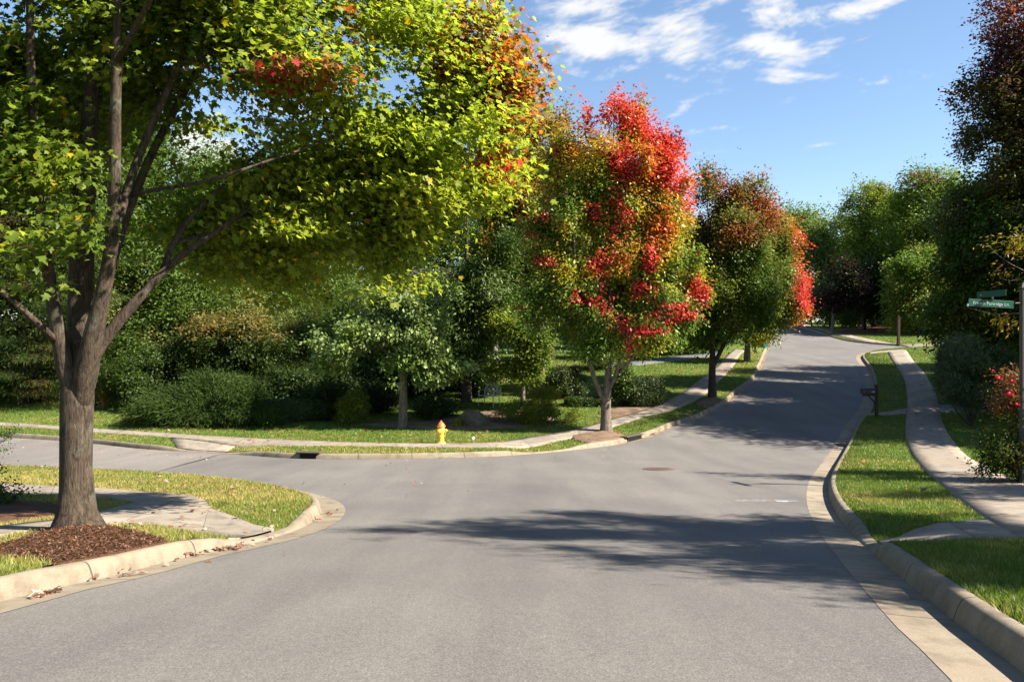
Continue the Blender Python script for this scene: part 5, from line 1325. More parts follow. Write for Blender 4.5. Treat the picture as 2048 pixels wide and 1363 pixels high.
# shrub at the left edge, in the mulch bed of the corner
for i, (pt, sc, lb) in enumerate([((-62, 1006), 1.0, 'small leaved shrub at the left edge by the near sidewalk'), ((-75, 930), .9, 'thin twiggy shrub reaching in from the left edge over the side street')]):
    b = ground_pt(*pt)
    d = b[1]
    if i == 0: L = [lob(-40, 985, d, .32, .35, .20), lob(5, 1000, d - .1, .22, .25, .10), lob(-50, 940, d, .3, .3, .2), lob(35, 978, d, .14, .15, .06), (b + [0, 0, .3], (.5, .4, .3))]
    else: L = [lob(0, 864, d, .38, .35, .06), lob(38, 860, d, .12, .15, .04), lob(-50, 880, d, .4, .4, .3), lob(5, 900, d, .10, .15, .05), (b + [0, 0, .4], (.4, .4, .35))]
    shrub('leafy_shrub', lb, b, L, 260, 22, .045, RHOMB, [Pal.G_DARK * .8, Pal.G_DARK, Pal.G_MID], mat=M_LEAF_GLOSS, seed=81 + i, nst=9, r0=.01, spread=(.06, .05), step=.15, rmin=.002)

# ------------------------------------------------------------------ ornamental grasses
def tuft(label, base, n, ln, w, cols, seed, group=None, name='ornamental_grass'):
    q = np.random.default_rng(seed)
    a = q.uniform(0, 2 * np.pi, n); l = ln * q.uniform(.6, 1.15, n); b = q.uniform(.25, 1.0, n)
    dirs = np.stack([np.cos(a), np.sin(a)], 1)
    p0 = q.normal(0, .08, (n, 2))
    V = []
    for t, wt in ((0, 1), (.4, .9), (.75, .6), (1, .05)):
        r_ = l * b * t ** 1.6 * .75; z = l * (t - .35 * b * t ** 2.4)
        ctr = np.column_stack([p0 + dirs * r_[:, None], z])
        side = np.column_stack([-dirs[:, 1], dirs[:, 0], np.zeros(n)]) * (w * wt)
        V += [ctr - side, ctr + side]
    V = np.stack(V, 1)
    f = np.array([(0, 1, 3, 2), (2, 3, 5, 4), (4, 5, 7, 6)])
    Fc = (f[None] + (np.arange(n) * 8)[:, None, None]).reshape(-1, 4)
    c = np.array(cols)[q.integers(0, len(cols), n)] * q.lognormal(0, .2, (n, 1))
    o = mobj(name, np_mesh(name, V.reshape(-1, 3), Fc, np.repeat(c, 8, 0)), M_GRASS, None, base)
    return tag(o, label, 'ornamental grass', group)
TAN = np.array([.30, .22, .09]); STRAW = np.array([.24, .21, .10])
tuft('tawny clump of ornamental grass just right of the corner maple trunk', gpt(208, 0, 34.0), 700, 1.1, .012, [TAN, Pal.G_YEL * .7, TAN * .8], 1)
tuft('green clump of ornamental grass beside the tawny clump', gpt(238, 0, 34.2), 700, 1.1, .012, [Pal.G_FRESH, Pal.G_YEL * .8], 2)
tuft('second tawny clump of ornamental grass, nearest the juniper', gpt(266, 0, 34.1), 600, .95, .012, [TAN, STRAW, Pal.G_YEL * .6], 3)
for i, px in enumerate((-30, -5, 18, 40, 63, 85, 106, 180)):
    tuft('clump of straw coloured meadow grass beyond the far sidewalk at left', gpt(px, 0, 35.4 + .5 * (i % 3)), 650, .9, .014, [STRAW, TAN * .8, Pal.G_MID * 1.2, Pal.OLIVE], 10 + i, 'meadow grass beyond the far sidewalk')
tuft('low clump of yellow green grass at the foot of the boulder', ground_pt(916, 851), 420, .34, .012, [Pal.G_YEL, Pal.G_YEL * .8, Pal.YEL], 30)

# ------------------------------------------------------------------ small things
M_YEL = plain('hydrant_yellow', (.62, .44, .055), .38, .5, .18, 14, coat=.3)
M_ORG = plain('hydrant_orange', (.55, .12, .02), .45, .5, .35, 8, coat=.2)
M_BLACK = plain('black_metal', (.009, .009, .010), .4, .5, .2, 10)
M_IRON = plain('rusty_iron', (.10, .062, .052), .75, .3, .4, 20)
M_GALV = plain('grey_steel', (.30, .31, .31), .5, .5, .15, 12, metal=.4)
M_POST = plain('weathered_post', (.075, .068, .058), .8, .2, .25, 18)
M_WOOD = plain('brown_post', (.05, .027, .018), .8, .25, .3, 16)
M_GREEN = plain('sign_green', (.004, .070, .040), .4, .5, .10, 6)
M_WHITE = plain('white_paint', (.72, .72, .70), .5, .4, .08, 8)
M_LETTER = plain('sign_white', (.50, .53, .51), .4, .4, .05, 8)
M_BIN = plain('bin_green', (.02, .16, .12), .4, .5, .1, 6)
M_ROCK = None
def rock_mat():
    m, nt, out = new_mat('boulder_rock'); b = bsdf(nt, out, .9, .2); p = pos_node(nt)
    n1 = noise_node(nt, 6, 8, .7, p); n2 = noise_node(nt, 2.2, 5, .6, p)
    r = ramp(nt, n1.outputs['Fac'], [(.3, (.045, .036, .025)), (.55, (.11, .09, .062)), (.75, (.19, .16, .11))])
    mo = ramp(nt, n2.outputs['Fac'], [(.5, (0, 0, 0)), (.65, (.6, .6, .6))])
    nt.links.new(mixc(nt, mo.outputs[0], r.outputs[0], (.06, .07, .03)), b.inputs['Base Color'])
    bump(nt, b, n1.outputs['Fac'], .9, .06); return m
M_ROCK = rock_mat()
RX = lambda a: Matrix.Rotation(a, 3, 'X'); RY = lambda a: Matrix.Rotation(a, 3, 'Y'); RZ = lambda a: Matrix.Rotation(a, 3, 'Z')

# hydrant
hy = ground_pt(882, 885)
ht = thing('fire_hydrant', 'yellow fire hydrant with an orange cap on the strip beside the sidewalk', 'fire hydrant', hy)
MB().lathe([(.165, -.02), (.165, .03), (.155, .045), (.105, .05)], 24).build('base_flange', M_YEL, ht, True)
MB().lathe([(.105, .05), (.103, .22), (.112, .23), (.112, .26), (.103, .27), (.105, .34), (.135, .39), (.14, .46), (.125, .50), (.10, .52), (.10, .545), (.14, .55), (.145, .57)], 24).build('barrel', M_YEL, ht, True)
MB().lathe([(.145, .572), (.145, .585), (.125, .60), (.115, .64), (.085, .685), (.045, .715), (.03, .72), (.03, .755), (.022, .765)], 24).build('bonnet', M_ORG, ht, True)
for nm, M, c, r, l in [('hose_nozzle', RY(math.pi / 2), (.10, 0, .43), .052, .10), ('hose_nozzle', RY(-math.pi / 2), (-.10, 0, .43), .052, .10), ('pumper_nozzle', RX(math.pi / 2) @ RY(.0), (-.045, -.10, .42), .075, .07)]:
    n_ = MB().lathe([(r * .85, 0), (r * .85, l * .5), (r, l * .5 + .004), (r, l * .9), (r * .8, l)], 18, M, c).build(nm, M_YEL, ht, True)
    MB().lathe([(.018, l), (.018, l + .035), (.014, l + .04)], 5, M, c).build('cap_nut', M_YEL, n_, False)
for sx in (-1, 1):
    MB().tube([(sx * (.15 - .0 * k) * (1 if k < 9 else 1) * (.72 + .28 * math.cos((k - 2) / 8 * 1.3)), -.05 - .03 * math.sin(k / 9 * 3.1), .40 - .16 * math.sin(k / 9 * math.pi * .62)) for k in range(10)], .0065, 6).build('chain', M_YEL, ht, True)
for c in ((.13, 0, 0), (-.13, 0, 0), (0, -.13, 0)):
    MB().lathe([(.016, .58), (.016, .60), (.012, .604)], 6, None, c).build('flange_bolt', M_YEL, ht)
# small diamond marker
mk = ground_pt(947, 888)
mt = thing('utility_marker', 'small white diamond marker on a thin stake near the hydrant', 'marker', mk)
MB().tube([(0, 0, -.05), (0, 0, .17)], .006, 6).build('stake', M_GALV, mt)
MB().box((0, -.01, .23), (.085, .008, .085), RY(math.pi / 4), .002).build('plate', M_WHITE, mt)
MB().box((0, -.0155, .235), (.022, .003, .03), None, 0).build('emblem', M_GALV, mt)

# boulder
bo = ground_pt(950, 849)
def boulder():
    q = np.random.default_rng(5)
    import bmesh
    bm = bmesh.new(); bmesh.ops.create_icosphere(bm, subdivisions=4, radius=1.0)
    V = np.array([v.co[:] for v in bm.verts])
    n = vnoise(V, 1.3, 5) * .55 + vnoise(V, 3.1, 6) * .25 + vnoise(V, 8, 7) * .08
    for v, s in zip(bm.verts, n):
        c = v.co * (.62 + s)
        c.z = max(c.z, -.35)
        c.x -= c.z * .25
        v.co = Vector((c.x * .56, c.y * .42, (c.z + .25) * .48))
    me = bpy.data.meshes.new('boulder'); bm.to_mesh(me); bm.free()
    for p in me.polygons: p.use_smooth = True
    return tag(mobj('boulder', me, M_ROCK, None, bo), 'mossy brown boulder at the foot of the dark oak trunk', 'boulder')
boulder()

# white ornamental bench
be = gpt(978, 0, 34.4); be[2] = float(H(be[0], be[1])) + .02
M_BENCH = plain('bench_paint', (.40, .41, .42), .5, .4, .15, 8)
bt = thing('garden_bench', 'white cast metal garden bench with scrollwork back beside the boulder', 'bench', be, rotz=-.75)
m = MB(); m.box((0, 0, .44), (.95, .4, .03), None, .008); m.build('seat', M_BENCH, bt)
m = MB()
for i in range(5):
    for j in range(3):
        m.tube([(-.36 + .18 * i + .075 * math.cos(a), .21 + .02 * j, .56 + .14 * j + .065 * math.sin(a)) for a in np.linspace(0, 2 * math.pi, 13)[:-1]], .011, 5, True)
m.tube([(-.47, .2, .44), (-.48, .23, .75), (-.36, .25, .93), (0, .26, .99), (.36, .25, .93), (.48, .23, .75), (.47, .2, .44)], .018, 6)
m.build('backrest', M_BENCH, bt)
for sx in (-1, 1):
    for sy in (-1, 1):
        MB().tube([(sx * .43, sy * .17, .43), (sx * .46, sy * .20, .2), (sx * .44, sy * .19, -.02)], .018, 6).build('leg', M_BENCH, bt)
    MB().tube([(sx * .46, .2, .68), (sx * .48, 0, .70), (sx * .46, -.19, .64), (sx * .45, -.18, .44)], .014, 6).build('armrest', M_BENCH, bt)

# mailboxes
def text_mesh(name, s, size, mat, parent, loc, rot, ext=.0015, align='CENTER', sx=1.0):
    cu = bpy.data.curves.new(name, 'FONT'); cu.body = s; cu.size = size; cu.extrude = ext; cu.align_x = align; cu.align_y = 'CENTER'; cu.space_character = 1.02
    tmp = bpy.data.objects.new('tmp_text', cu); COL.objects.link(tmp)
    dg = bpy.context.evaluated_depsgraph_get(); dg.update()
    me = bpy.data.meshes.new_from_object(tmp.evaluated_get(dg))
    bpy.data.objects.remove(tmp); bpy.data.curves.remove(cu)
    me.name = name
    o = mobj(name, me, mat, parent, loc); o.rotation_euler = rot; o.scale = (sx, 1, 1)
    return o
def mailbox(label, base, rot, number=None, wood=M_WOOD):
    t = thing('mailbox', label, 'mailbox', base, rotz=rot)
    MB().box((0, 0, .62), (.11, .11, 1.36), None, .008).build('post', wood, t)
    MB().box((-.28, 0, .88), (.62, .09, .09), None, .006).build('support_arm', wood, t)
    MB().tube([(-.05, 0, .55), (-.36, 0, .85)], .035, 4).build('brace', wood, t)
    # box: rounded top profile swept along x
    pr = [(-.10, 0), (.10, 0), (.10, .13)] + [(.10 * math.cos(a), .13 + .10 * math.sin(a)) for a in np.linspace(.15, math.pi - .15, 9)] + [(-.10, .13)]
    n = len(pr); V = []; Fc = []
    for x in (-.62, -.06):
        V += [(x, y, .93 + z) for y, z in pr]
    for k in range(n): Fc.append((k, (k + 1) % n, n + (k + 1) % n, n + k))
    Fc += [tuple(range(n - 1, -1, -1)), tuple(range(n, 2 * n))]
    MB().add(V, Fc).build('box', M_BLACK, t)
    V = [(x, y * 1.05, .925 + z * 1.04) for x in (-.645, -.622) for y, z in pr]
    MB().add(V, Fc).build('door', M_BLACK, t)
    MB().box((-.30, -.112, 1.08), (.16, .008, .03), None, .002).build('flag', plain('flag_dark', (.12, .015, .012), .5), t)
    if number:
        text_mesh('number', number, .09, M_LETTER, t, (-.2, -.1045, 1.01), (math.pi / 2, 0, 0))
    return t
mailbox('black mailbox with a white number on a brown post beside the right hand kerb', ground_pt(1753, 831), .10, '626')
mailbox('black mailbox at the road bend, far beyond the right hand side street', ground_pt(1623, 654), .2)
mailbox('dark mailbox between the trash bin and the green and red maple', ground_pt(1510, 705), math.pi + .1)

# trash bin at the far left kerb
tb = np.array([*G(1528, 697, .0), 0.]); tb[2] = float(T(tb[1])) + .005
t = thing('trash_bin', 'green wheeled trash bin standing at the kerb beyond the maples', 'trash bin', tb, rotz=.2)
m = MB(); V = [(sx * w, sy * d, z) for z, w, d in ((.06, .22, .24), (1.0, .29, .34)) for sx, sy in ((-1, -1), (1, -1), (1, 1), (-1, 1))]
m.add(V, [(3, 2, 1, 0), (4, 5, 6, 7), (0, 1, 5, 4), (1, 2, 6, 5), (2, 3, 7, 6), (3, 0, 4, 7)]); m.build('body', M_BIN, t)
MB().box((0, -.02, 1.03), (.62, .74, .06), None, .02).build('lid', M_BIN, t)
MB().tube([(-.25, .40, .95), (.25, .40, .95)], .018, 6).build('handle', M_BIN, t)
for sx in (-1, 1):
    MB().lathe([(.1, -.025), (.1, .025)], 14, RY(math.pi / 2), (sx * .25, .24, .1)).build('wheel', M_BLACK, t)

# street sign
dS = 15.8
sg = np.array([(2046 - CX) / F * dS, dS, 0.]); sg[2] = float(H(sg[0], sg[1]))
st = thing('street_sign', 'green street name sign on a weathered square post at the right edge', 'street sign', sg)
zb = W(0, 607, dS)[2] - sg[2]
MB().box((0, 0, (zb + .30) / 2 - .1), (.10, .10, zb + .30 + .2), None, .012).build('post', M_POST, st)
MB().lathe([(.085, zb + .30), (.085, zb + .33), (.05, zb + .36), (.012, zb + .42)], 4, RZ(math.pi / 4)).build('post_cap', M_POST, st)
MB().tube([(-.05, -.02, zb + .01), (-.17, -.02, zb)], .022, 8).build('bracket', M_BLACK, st)
R_ = RY(.055)
def blade(c, w, h, M, nm='sign_blade'):
    b = MB(); b.box(c, (w, .012, h), M, .003)
    return b.build(nm, M_GREEN, st)
bc = Vector((-.645, -.02, zb))
b1 = blade(bc, .90, .15, R_)
text_mesh('lettering', 'French Partridge Ln.', .088, M_LETTER, b1, bc + Vector((0, -.0075, -.004)), (math.pi / 2, .055, 0), sx=.98)
MB().box(bc + Vector((-.465, 0, -.03)), (.03, .03, .05), R_, .004).build('end_cap', M_GALV, st)
MB().box(bc + Vector((.02, 0, .10)), (.05, .05, .06), R_, .006).build('cross_bracket', M_BLACK, st)
c2 = bc + Vector((.0, .0, .195))
b2 = blade(c2, .86, .12, RZ(-1.5))
text_mesh('lettering', 'A', .055, M_LETTER, b2, c2 + RZ(-1.5) @ Vector((-.30, -.0075, -.01)), (math.pi / 2, 0, -1.5))

# posts and poles
gp1 = gpt(1433, 0, 60.0)
tag(MB().tube([(0, 0, -.1), (0, 0, 1.1), (0, 0, 2.1)], [.05, .05, .05], 8).lathe([(.07, 2.1), (.07, 2.16), (.02, 2.2)], 8).build('lamp_post', M_GALV, None, True, gp1), 'pale grey post standing in the driveway edge behind the forked maple', 'post')
up = ground_pt(1797, 688)
ut = thing('utility_post', 'square brown wooden post on the dark lawn beyond the side street', 'post', up)
MB().box((0, 0, 1.15), (.22, .22, 2.5), None, .02).build('post', M_WOOD, ut)
MB().box((0, 0, 2.44), (.27, .27, .08), None, .02).build('post_cap', M_WOOD, ut)
pp = ground_pt(1667, 645)
tag(MB().lathe([(.09, -.05), (.09, .75), (.07, .86), (.02, .9)], 10).build('utility_pedestal', M_WHITE, None, True, pp), 'short white utility pedestal in the dark bed under the plum tree', 'pedestal')

# manhole, grate, kerb inlets, chalk
mh = np.array([*G(1317, 937.5), 0.]); mh[2] = float(T(mh[1])) + .004
tl = math.atan2(float(T(mh[1] + .5) - T(mh[1] - .5)), 1)
t = thing('manhole_cover', 'round rusty manhole cover in the middle of the asphalt', 'manhole cover', mh)
t.rotation_euler = (tl, 0, 0)
MB().lathe([(.40, -.01), (.40, .006), (.34, .009)], 32).build('frame_ring', M_IRON, t)
m = MB().lathe([(.335, -.008), (.335, .011)], 32)
for i in range(-3, 4):
    for j in range(-3, 4):
        if math.hypot(i, j) < 3.3: m.box((i * .085, j * .085, .014), (.05, .05, .008), RZ(.6), .002)
m.build('lid', M_IRON, t)
gr = np.array([*G(1684, 890), 0.]); gr[2] = float(T(gr[1])) - .002
t = thing('drain_grate', 'dark iron drain grate set in the right hand gutter', 'drain grate', gr, rotz=-.25)
m = MB()
for i in range(9): m.box((-.16 + .04 * i, 0, .012), (.018, .62, .02), None, .003)
m.box((0, .32, .012), (.42, .03, .022)); m.box((0, -.32, .012), (.42, .03, .022)); m.build('bars', M_BLACK, t)
MB().box((0, 0, .001), (.40, .66, .006)).build('pit_shade', plain('pit_shade_black', (.006, .006, .006), .9, .1), t)  # flat black sheet right under the bars, painting the shade of a pit
M_INLET_SHADE = plain('inlet_shade', (.012, .011, .010), .95, .1, .3, 20)
def inlet(label, px0, r0_, px1, r1_, hgt=.15):
    a = G(px0, r0_); b = G(px1, r1_)
    i0 = np.linalg.norm(KL - a, axis=1).argmin(); i1 = np.linalg.norm(KL - b, axis=1).argmin()
    a, b = KL[i0], KL[i1]
    c = (a + b) / 2; e = b - a; L = max(np.linalg.norm(e), .5); rot = math.atan2(e[1], e[0])
    t = thing('storm_inlet', label, 'storm drain', (c[0], c[1], float(T(c[1]))), rotz=rot)
    MB().box((0, .205, .055), (L, .05, .15)).build('opening', M_INLET_SHADE, t)  # near-black solid box, painting the shade inside the drain; no real gap
    MB().box((0, .30, .155), (L + .25, .30, .04), None, .012).build('slab', M_KERB, t)
    return t
inlet('long dark storm drain opening in the kerb of the side street', 585, 916.5, 642, 917)
inlet('short storm drain opening in the kerb at the red maple', 1266, 882, 1284, 878)
q = np.random.default_rng(77)
def flat_patches(name, items, mat, zoff, kind=None):
    V = []; Fc = []
    for (x, y, rx, ry, n) in items:
        a0 = q.uniform(0, 6)
        ring = [(x + rx * math.cos(k / n * 6.283 + a0) * q.uniform(.4, 1.2), y + ry * math.sin(k / n * 6.283 + a0) * q.uniform(.4, 1.2)) for k in range(n)]
        s = len(V)
        V += [(u, v, float(T(v)) + zoff) for u, v in ring]; Fc.append(tuple(range(s, s + n)))
    return MB().add(V, Fc).build(name, mat)
it = []
for k in range(40):
    px = q.uniform(1470, 1592); row = 1001 + q.normal(0, 1.2) + (px - 1530) * .02
    p = G(px, row); big = 1555 < px < 1578
    it.append((p[0], p[1], q.uniform(.03, .08) * (1.3 if big else 1), q.uniform(.008, .03) * (2.2 if big else 1), 7))
tag(flat_patches('chalk_mark', it, plain('chalk', (.36, .36, .37), .9, .1, .2, 30), .005), 'smeared white paint mark on the asphalt near the right kerb', 'paint mark')

# bird
bd = W(1478, 298, 95.0)
m = MB()
m.add([(-.16, 0, 0), (0, -.04, .02), (.17, 0, .015), (0, .04, .02), (0, 0, -.035), (.02, .05, .03), (-.06, .05, .03), (-.12, .36, .20), (-.04, .55, .12), (.02, -.05, .03), (-.06, -.05, .03), (-.12, -.36, .20), (-.04, -.55, .12), (-.30, .05, .0), (-.30, -.05, 0)],
      [(0, 1, 4), (1, 2, 4), (2, 3, 4), (3, 0, 4), (0, 3, 1), (1, 3, 2), (5, 6, 7), (5, 7, 8), (10, 9, 11), (11, 9, 12), (0, 13, 14)])
bo_ = m.build('bird', M_BLACK, None, False, bd); bo_.rotation_euler = (.5, .1, .9); bo_.scale = (.62, .62, .62)
tag(bo_, 'small dark bird gliding high in the blue sky', 'bird')

# ------------------------------------------------------------------ house and fence behind the garden
def siding_mat(name, col, pitch=.16):
    m, nt, out = new_mat(name); b = bsdf(nt, out, .7, .3)
    p = pos_node(nt); s = nt.nodes.new('ShaderNodeSeparateXYZ'); nt.links.new(p, s.inputs[0])
    fr = math_node(nt, 'FRACT', math_node(nt, 'DIVIDE', s.outputs[2], pitch))
    n = noise_node(nt, 3, 4, .6, p)
    r = ramp(nt, n.outputs['Fac'], [(.3, tuple(c * .85 for c in col)), (.7, tuple(c * 1.1 for c in col))])
    nt.links.new(r.outputs[0], b.inputs['Base Color']); bump(nt, b, fr, 1.0, .03); return m
hx0, hx1, hy0, hy1 = -5.4, -0.85, 41.0, 50.0
hz = float(H(-4, hy0)) - .3
ho = thing('house', 'house with dark horizontal siding hidden behind the corner garden trees', 'house', ((hx0 + hx1) / 2, hy0, hz))
cx_ = (hx1 - hx0) / 2
M_SID = siding_mat('siding', (.16, .145, .125)); M_BRICK = plain('brick', (.28, .12, .07), .9, .2, .35, 14); M_ROOF = plain('shingle', (.06, .055, .05), .9, .2, .3, 9); M_GLASS = plain('window_glass', (.02, .025, .03), .1, .8, .1, 2)
MB().box((0, 4.5, 2.1), (2 * cx_, 9, 3.4)).build('wall', M_SID, ho)
MB().box((0, 4.5, .2), (2 * cx_ + .06, 9.06, .6)).build('foundation', M_BRICK, ho)
for sx in (1,): MB().box((sx * (cx_ + .005), -.005, 2.15), (.16, .16, 3.3)).build('corner_board', M_WHITE, ho)
rf = MB(); o_ = .45
rf.add([(-cx_ - o_, -o_, 3.75), (cx_ + o_, -o_, 3.75), (cx_ + o_, 9 + o_, 3.75), (-cx_ - o_, 9 + o_, 3.75), (-cx_ - o_, 4.5, 6.45), (cx_ + o_, 4.5, 6.45), (-cx_ - o_, -o_, 3.87), (cx_ + o_, -o_, 3.87), (cx_ + o_, 9 + o_, 3.87), (-cx_ - o_, 9 + o_, 3.87), (-cx_ - o_, 4.5, 6.59), (cx_ + o_, 4.5, 6.59)],
       [(3, 2, 1, 0), (6, 7, 11, 10), (8, 9, 10, 11), (0, 1, 7, 6), (2, 3, 9, 8), (0, 6, 10, 9, 3), (1, 2, 8, 11, 7)]).build('roof', M_ROOF, ho)
for wx in (-1.1, .9):
    w_ = MB().box((wx, -.03, 2.1), (1.1, .08, 1.5)).build('window', M_WHITE, ho)
    MB().box((wx, -.075, 2.1), (.92, .02, 1.32)).build('pane', M_GLASS, w_)
fz = thing('picket_fence', 'white picket fence glimpsed through the dark shrubs beyond the lawn', 'fence', (-11.6, 40.6, float(H(-11, 40.6))))
m = MB()
for i in range(26): 
    x = -2.1 + i * .17
    m.add([(x - .04, -.01, .05), (x + .04, -.01, .05), (x + .04, -.01, .92), (x, -.01, 1.0), (x - .04, -.01, .92), (x - .04, .01, .05), (x + .04, .01, .05), (x + .04, .01, .92), (x, .01, 1.0), (x - .04, .01, .92)],
          [(0, 1, 2, 3, 4), (9, 8, 7, 6, 5), (0, 5, 6, 1), (1, 6, 7, 2), (2, 7, 8, 3), (3, 8, 9, 4), (4, 9, 5, 0)])
m.build('pickets', M_WHITE, fz)
for z in (.3, .75): MB().box((0, .035, z), (4.4, .04, .09)).build('rail', M_WHITE, fz)
for x in (-2.2, 0, 2.25): MB().box((x, .06, .5), (.1, .1, 1.12), None, .01).build('post', M_WHITE, fz)

# ------------------------------------------------------------------ fallen leaves, bark chips
def litter(name, boxes, size, cols, seed, tpl=MAPLE2, mat=M_LEAF_RED, zf=None, lift=.012):
    r = np.random.default_rng(seed)
    P = []
    for (px0, row0, px1, row1, n, jit) in boxes:
        t = r.uniform(0, 1, n)
        pr = np.column_stack([px0 + (px1 - px0) * t + r.normal(0, jit * 2.2, n), row0 + (row1 - row0) * t + r.normal(0, jit, n)])
        P += [G(a, b, .0) for a, b in pr]
    P = np.array(P)
    onl = np.zeros(len(P), bool)
    for L in LAWNS: onl |= in_poly(P[:, 0], P[:, 1], L)
    z = np.where(onl, H(P[:, 0], P[:, 1]) + .035, T(P[:, 1])) + lift
    n = len(P)
    Nn = np.column_stack([r.normal(0, .35, n), r.normal(0, .35, n), np.ones(n)]); D = r.normal(size=(n, 3))
    C = np.array(cols)[r.integers(0, len(cols), n)] * r.lognormal(0, .25, (n, 1))
    o = leaf_cloud(name, np.column_stack([P, z]), Nn, D, size * r.lognormal(0, .25, n), tpl, C, mat, None, (0, 0, 0))
    o['kind'] = 'stuff'; return o
PINKB = np.array([.30, .17, .13]); PALEL = np.array([.42, .33, .25])
litter('fallen_leaves', [(70, 1192, 118, 1182, 26, 2), (445, 1098, 488, 1090, 60, 2.5), (340, 1118, 440, 1098, 26, 2), (180, 1158, 300, 1145, 12, 3), (600, 1045, 670, 1022, 30, 4), (480, 1088, 560, 1070, 12, 5), (300, 1095, 620, 1110, 9, 16), (650, 985, 1000, 960, 16, 12),
                          (60, 1110, 360, 1075, 50, 12), (300, 1040, 560, 1050, 26, 5), (250, 965, 580, 1000, 60, 8), (200, 975, 560, 1010, 30, 12), (0, 890, 450, 915, 60, 4), (0, 940, 120, 950, 50, 3), (700, 930, 1250, 905, 26, 8)], .058, [Pal.BROWNOR * .8, PINKB, PALEL * .8, PINKB * .7, PALEL * .8], 5)
litter('fallen_leaves', [(1280, 880, 1500, 775, 120, 2.5), (450, 893, 1080, 898, 60, 3.5), (560, 880, 1000, 872, 40, 7), (1420, 765, 1510, 720, 120, 8), (1500, 770, 1532, 705, 110, 1.5), (1150, 875, 1255, 876, 60, 4), (1200, 840, 1350, 780, 30, 10), (1290, 770, 1420, 740, 26, 10), (120, 850, 560, 872, 50, 6), (1690, 940, 1900, 1010, 14, 14), (1780, 760, 1800, 900, 10, 10)], .10, [PINKB, PALEL, Pal.BROWNOR, Pal.ORANGE * .7, Pal.RED * .6], 6, tpl=RHOMB)
r_ = np.random.default_rng(9)
x0, y0 = MB1.min(0); x1, y1 = MB1.max(0)
cx2 = r_.uniform(x0, x1, 30000); cy2 = r_.uniform(y0, y1, 30000); k = in_poly(cx2, cy2, MB1); cx2, cy2 = cx2[k], cy2[k]
P = np.column_stack([cx2, cy2, MZ1(cx2, cy2) + .008]); n = len(P)
o = leaf_cloud('bark_chips', P, np.column_stack([r_.normal(0, .5, n), r_.normal(0, .5, n), np.ones(n)]), r_.normal(size=(n, 3)), r_.uniform(.012, .05, n), LANCE,
               np.array([[.125, .058, .034], [.05, .024, .015], [.20, .105, .06], [.32, .21, .13]])[r_.choice(4, n, p=[.4, .35, .2, .05])] * r_.lognormal(0, .2, (n, 1)), M_LEAF, None, (0, 0, 0))
o['kind'] = 'stuff'

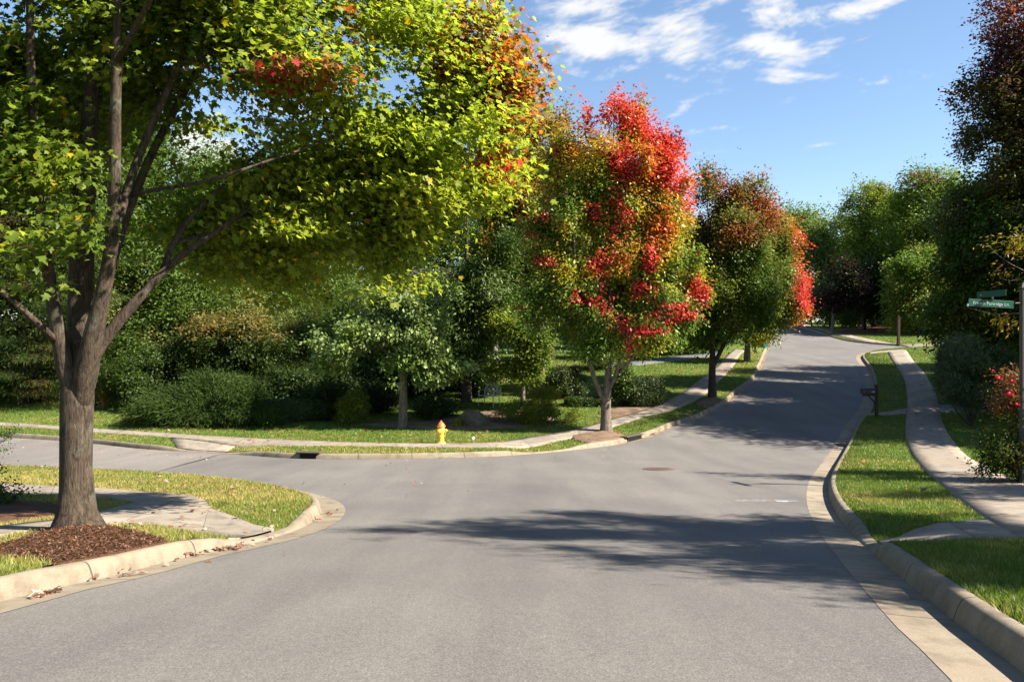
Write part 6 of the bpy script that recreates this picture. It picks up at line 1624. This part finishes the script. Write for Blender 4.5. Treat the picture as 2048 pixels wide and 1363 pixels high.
# ------------------------------------------------------------------ sky, sun, camera
SUN_EL, SUN_DX, SUN_DY = 40.0, 0.96, -0.28
def build_sky():
    w = bpy.data.worlds.new('World'); scene.world = w; w.use_nodes = True
    nt = w.node_tree; nt.nodes.clear()
    out = nt.nodes.new('ShaderNodeOutputWorld')
    sky = nt.nodes.new('ShaderNodeTexSky'); sky.sky_type = 'NISHITA'; sky.sun_disc = False
    sky.sun_elevation = math.radians(SUN_EL)
    sky.sun_rotation = math.atan2(SUN_DX, SUN_DY)
    sky.altitude = 300; sky.air_density = 1.0; sky.dust_density = 0.0; sky.ozone_density = 1.6
    bg = nt.nodes.new('ShaderNodeBackground'); bg.inputs['Strength'].default_value = SKY_S
    hsv = nt.nodes.new('ShaderNodeHueSaturation'); hsv.inputs['Saturation'].default_value = 1.02
    nt.links.new(sky.outputs[0], hsv.inputs['Color']); nt.links.new(hsv.outputs[0], bg.inputs['Color'])
    cl = nt.nodes.new('ShaderNodeBackground'); cl.inputs['Color'].default_value = (1, 1, 1, 1); cl.inputs['Strength'].default_value = CLOUD_S
    # cloud cover computed once as a map over the northern sky: u = x/y, v = z/y of the view direction
    U0, U1, V0, V1, NX, NY = -0.9, 0.9, 0.0, 0.75, 1536, 640
    gu, gv = np.meshgrid(np.linspace(U0, U1, NX), np.linspace(V0, V1, NY))
    mask = np.zeros((NY, NX))
    for px, row, hw, hh, rot, wt in [(1235, 88, 165, 36, -.14, 1.0), (1290, 38, 190, 22, -.08, .62), (1440, 62, 150, 36, -.20, .66), (1545, 22, 90, 46, .35, 1.0), (1560, 105, 165, 48, -.24, 1.05),
                                     (1590, 148, 130, 18, -.08, 1.0), (1710, 15, 125, 28, .30, 1.05), (1325, 148, 70, 16, -.25, .55), (1410, 192, 80, 11, .25, .52), (1362, 220, 42, 14, .6, .46),
                                     (1640, 86, 70, 13, .15, .50), (1832, 148, 65, 12, -.2, .50), (1885, 182, 70, 9, -.1, .44), (1420, 258, 55, 8, .1, .50), (1430, 306, 45, 8, .1, .46),
                                     (1640, 290, 50, 6, .1, .42), (1110, 12, 90, 30, 0, .7), (395, 295, 95, 60, 0, 1.3), (640, 200, 130, 60, .2, .7), (1750, 166, 35, 6, .2, .45), (1560, 160, 90, 14, -.05, .8), (1420, 85, 330, 85, -.12, .66), (1640, 30, 150, 50, .2, .7)]:
        cu, cv = (px - CX) / F, (CY - row) / F; a, b = hw / F, hh / F
        c, s = math.cos(rot), math.sin(rot)
        du, dv = gu - cu, gv - cv
        d = np.hypot((du * c + dv * s) / a, (-du * s + dv * c) / b)
        t = np.clip((1.45 - d) / 1.45, 0, 1)
        mask = np.maximum(mask, wt * t * t * (3 - 2 * t))
    hit = mask > .002
    c, s = math.cos(.22), math.sin(.22)
    x = gu[hit] * c + gv[hit] * s; y = (-gu[hit] * s + gv[hit] * c) * 2.6
    wx = vn2(x, y, 9, 60) - .5; wy = vn2(x, y, 9, 61) - .5
    x = x + wx * .05; y = y + wy * .05
    tex = np.zeros(len(x)); amp = .5; fr = 13
    for o in range(7):
        tex += amp * vn2(x, y, fr, 70 + o); amp *= .64; fr *= 2.05
    tex /= 1.33
    dens = mask[hit] * 1.0 + (tex - .5) * 2.7 - .21
    f = np.clip(dens / .80, 0, 1); f = f * f * (3 - 2 * f)
    a_ = np.zeros((NY, NX)); a_[hit] = f * .97
    img = bpy.data.images.new('cloud_cover', NX, NY, float_buffer=True, is_data=True)
    pxs = np.ones((NY, NX, 4), dtype=np.float32); pxs[..., :3] = a_[..., None]
    img.pixels.foreach_set(pxs.ravel()); img.update(); img.pack()
    tc = nt.nodes.new('ShaderNodeTexCoord')
    sp = nt.nodes.new('ShaderNodeSeparateXYZ'); nt.links.new(tc.outputs['Generated'], sp.inputs[0])
    ay = math_node(nt, 'MAXIMUM', sp.outputs[1], 0.02)
    u = math_node(nt, 'DIVIDE', math_node(nt, 'SUBTRACT', math_node(nt, 'DIVIDE', sp.outputs[0], ay), U0), U1 - U0)
    v = math_node(nt, 'DIVIDE', math_node(nt, 'SUBTRACT', math_node(nt, 'DIVIDE', sp.outputs[2], ay), V0), V1 - V0)
    cb = nt.nodes.new('ShaderNodeCombineXYZ'); nt.links.new(u, cb.inputs[0]); nt.links.new(v, cb.inputs[1])
    ti = nt.nodes.new('ShaderNodeTexImage'); ti.image = img; ti.extension = 'CLIP'; ti.interpolation = 'Cubic'
    nt.links.new(cb.outputs[0], ti.inputs['Vector'])
    ff = math_node(nt, 'MULTIPLY', ti.outputs['Color'], math_node(nt, 'GREATER_THAN', sp.outputs[1], 0.021))
    mx = nt.nodes.new('ShaderNodeMixShader')
    nt.links.new(ff, mx.inputs[0]); nt.links.new(bg.outputs[0], mx.inputs[1]); nt.links.new(cl.outputs[0], mx.inputs[2])
    nt.links.new(mx.outputs[0], out.inputs['Surface'])

SKY_S, CLOUD_S, EXPO = 0.057, 0.27, 1.9
build_sky()
sl = bpy.data.lights.new('sun', 'SUN'); sl.energy = 5.0; sl.angle = math.radians(0.53); sl.color = (1.0, .93, .82)
so = bpy.data.objects.new('sun', sl); link(so)
dv = Vector((SUN_DX, SUN_DY, 0)).normalized() * math.cos(math.radians(SUN_EL)) + Vector((0, 0, math.sin(math.radians(SUN_EL))))
so.rotation_euler = dv.to_track_quat('Z', 'Y').to_euler()
so.location = (30, 0, 40)

cam = bpy.data.cameras.new('camera'); co = bpy.data.objects.new('camera', cam); link(co)
cam.sensor_width = 36; cam.lens = 36 * F / 2048
cam.clip_end = 3000; cam.clip_start = 0.05
co.location = (0, 0, CAMZ); co.rotation_euler = (math.radians(90), 0, 0)
scene.camera = co
vs = scene.view_settings
scene.display_settings.display_device = 'sRGB'
vs.view_transform = 'Standard'; vs.look = 'None'; vs.exposure = EXPO; vs.gamma = 1.0; vs.use_curve_mapping = False
scene.render.engine = 'CYCLES'
scene.cycles.max_bounces = 6; scene.cycles.diffuse_bounces = 3; scene.cycles.transmission_bounces = 4; scene.cycles.glossy_bounces = 2
scene.cycles.sample_clamp_indirect = 4
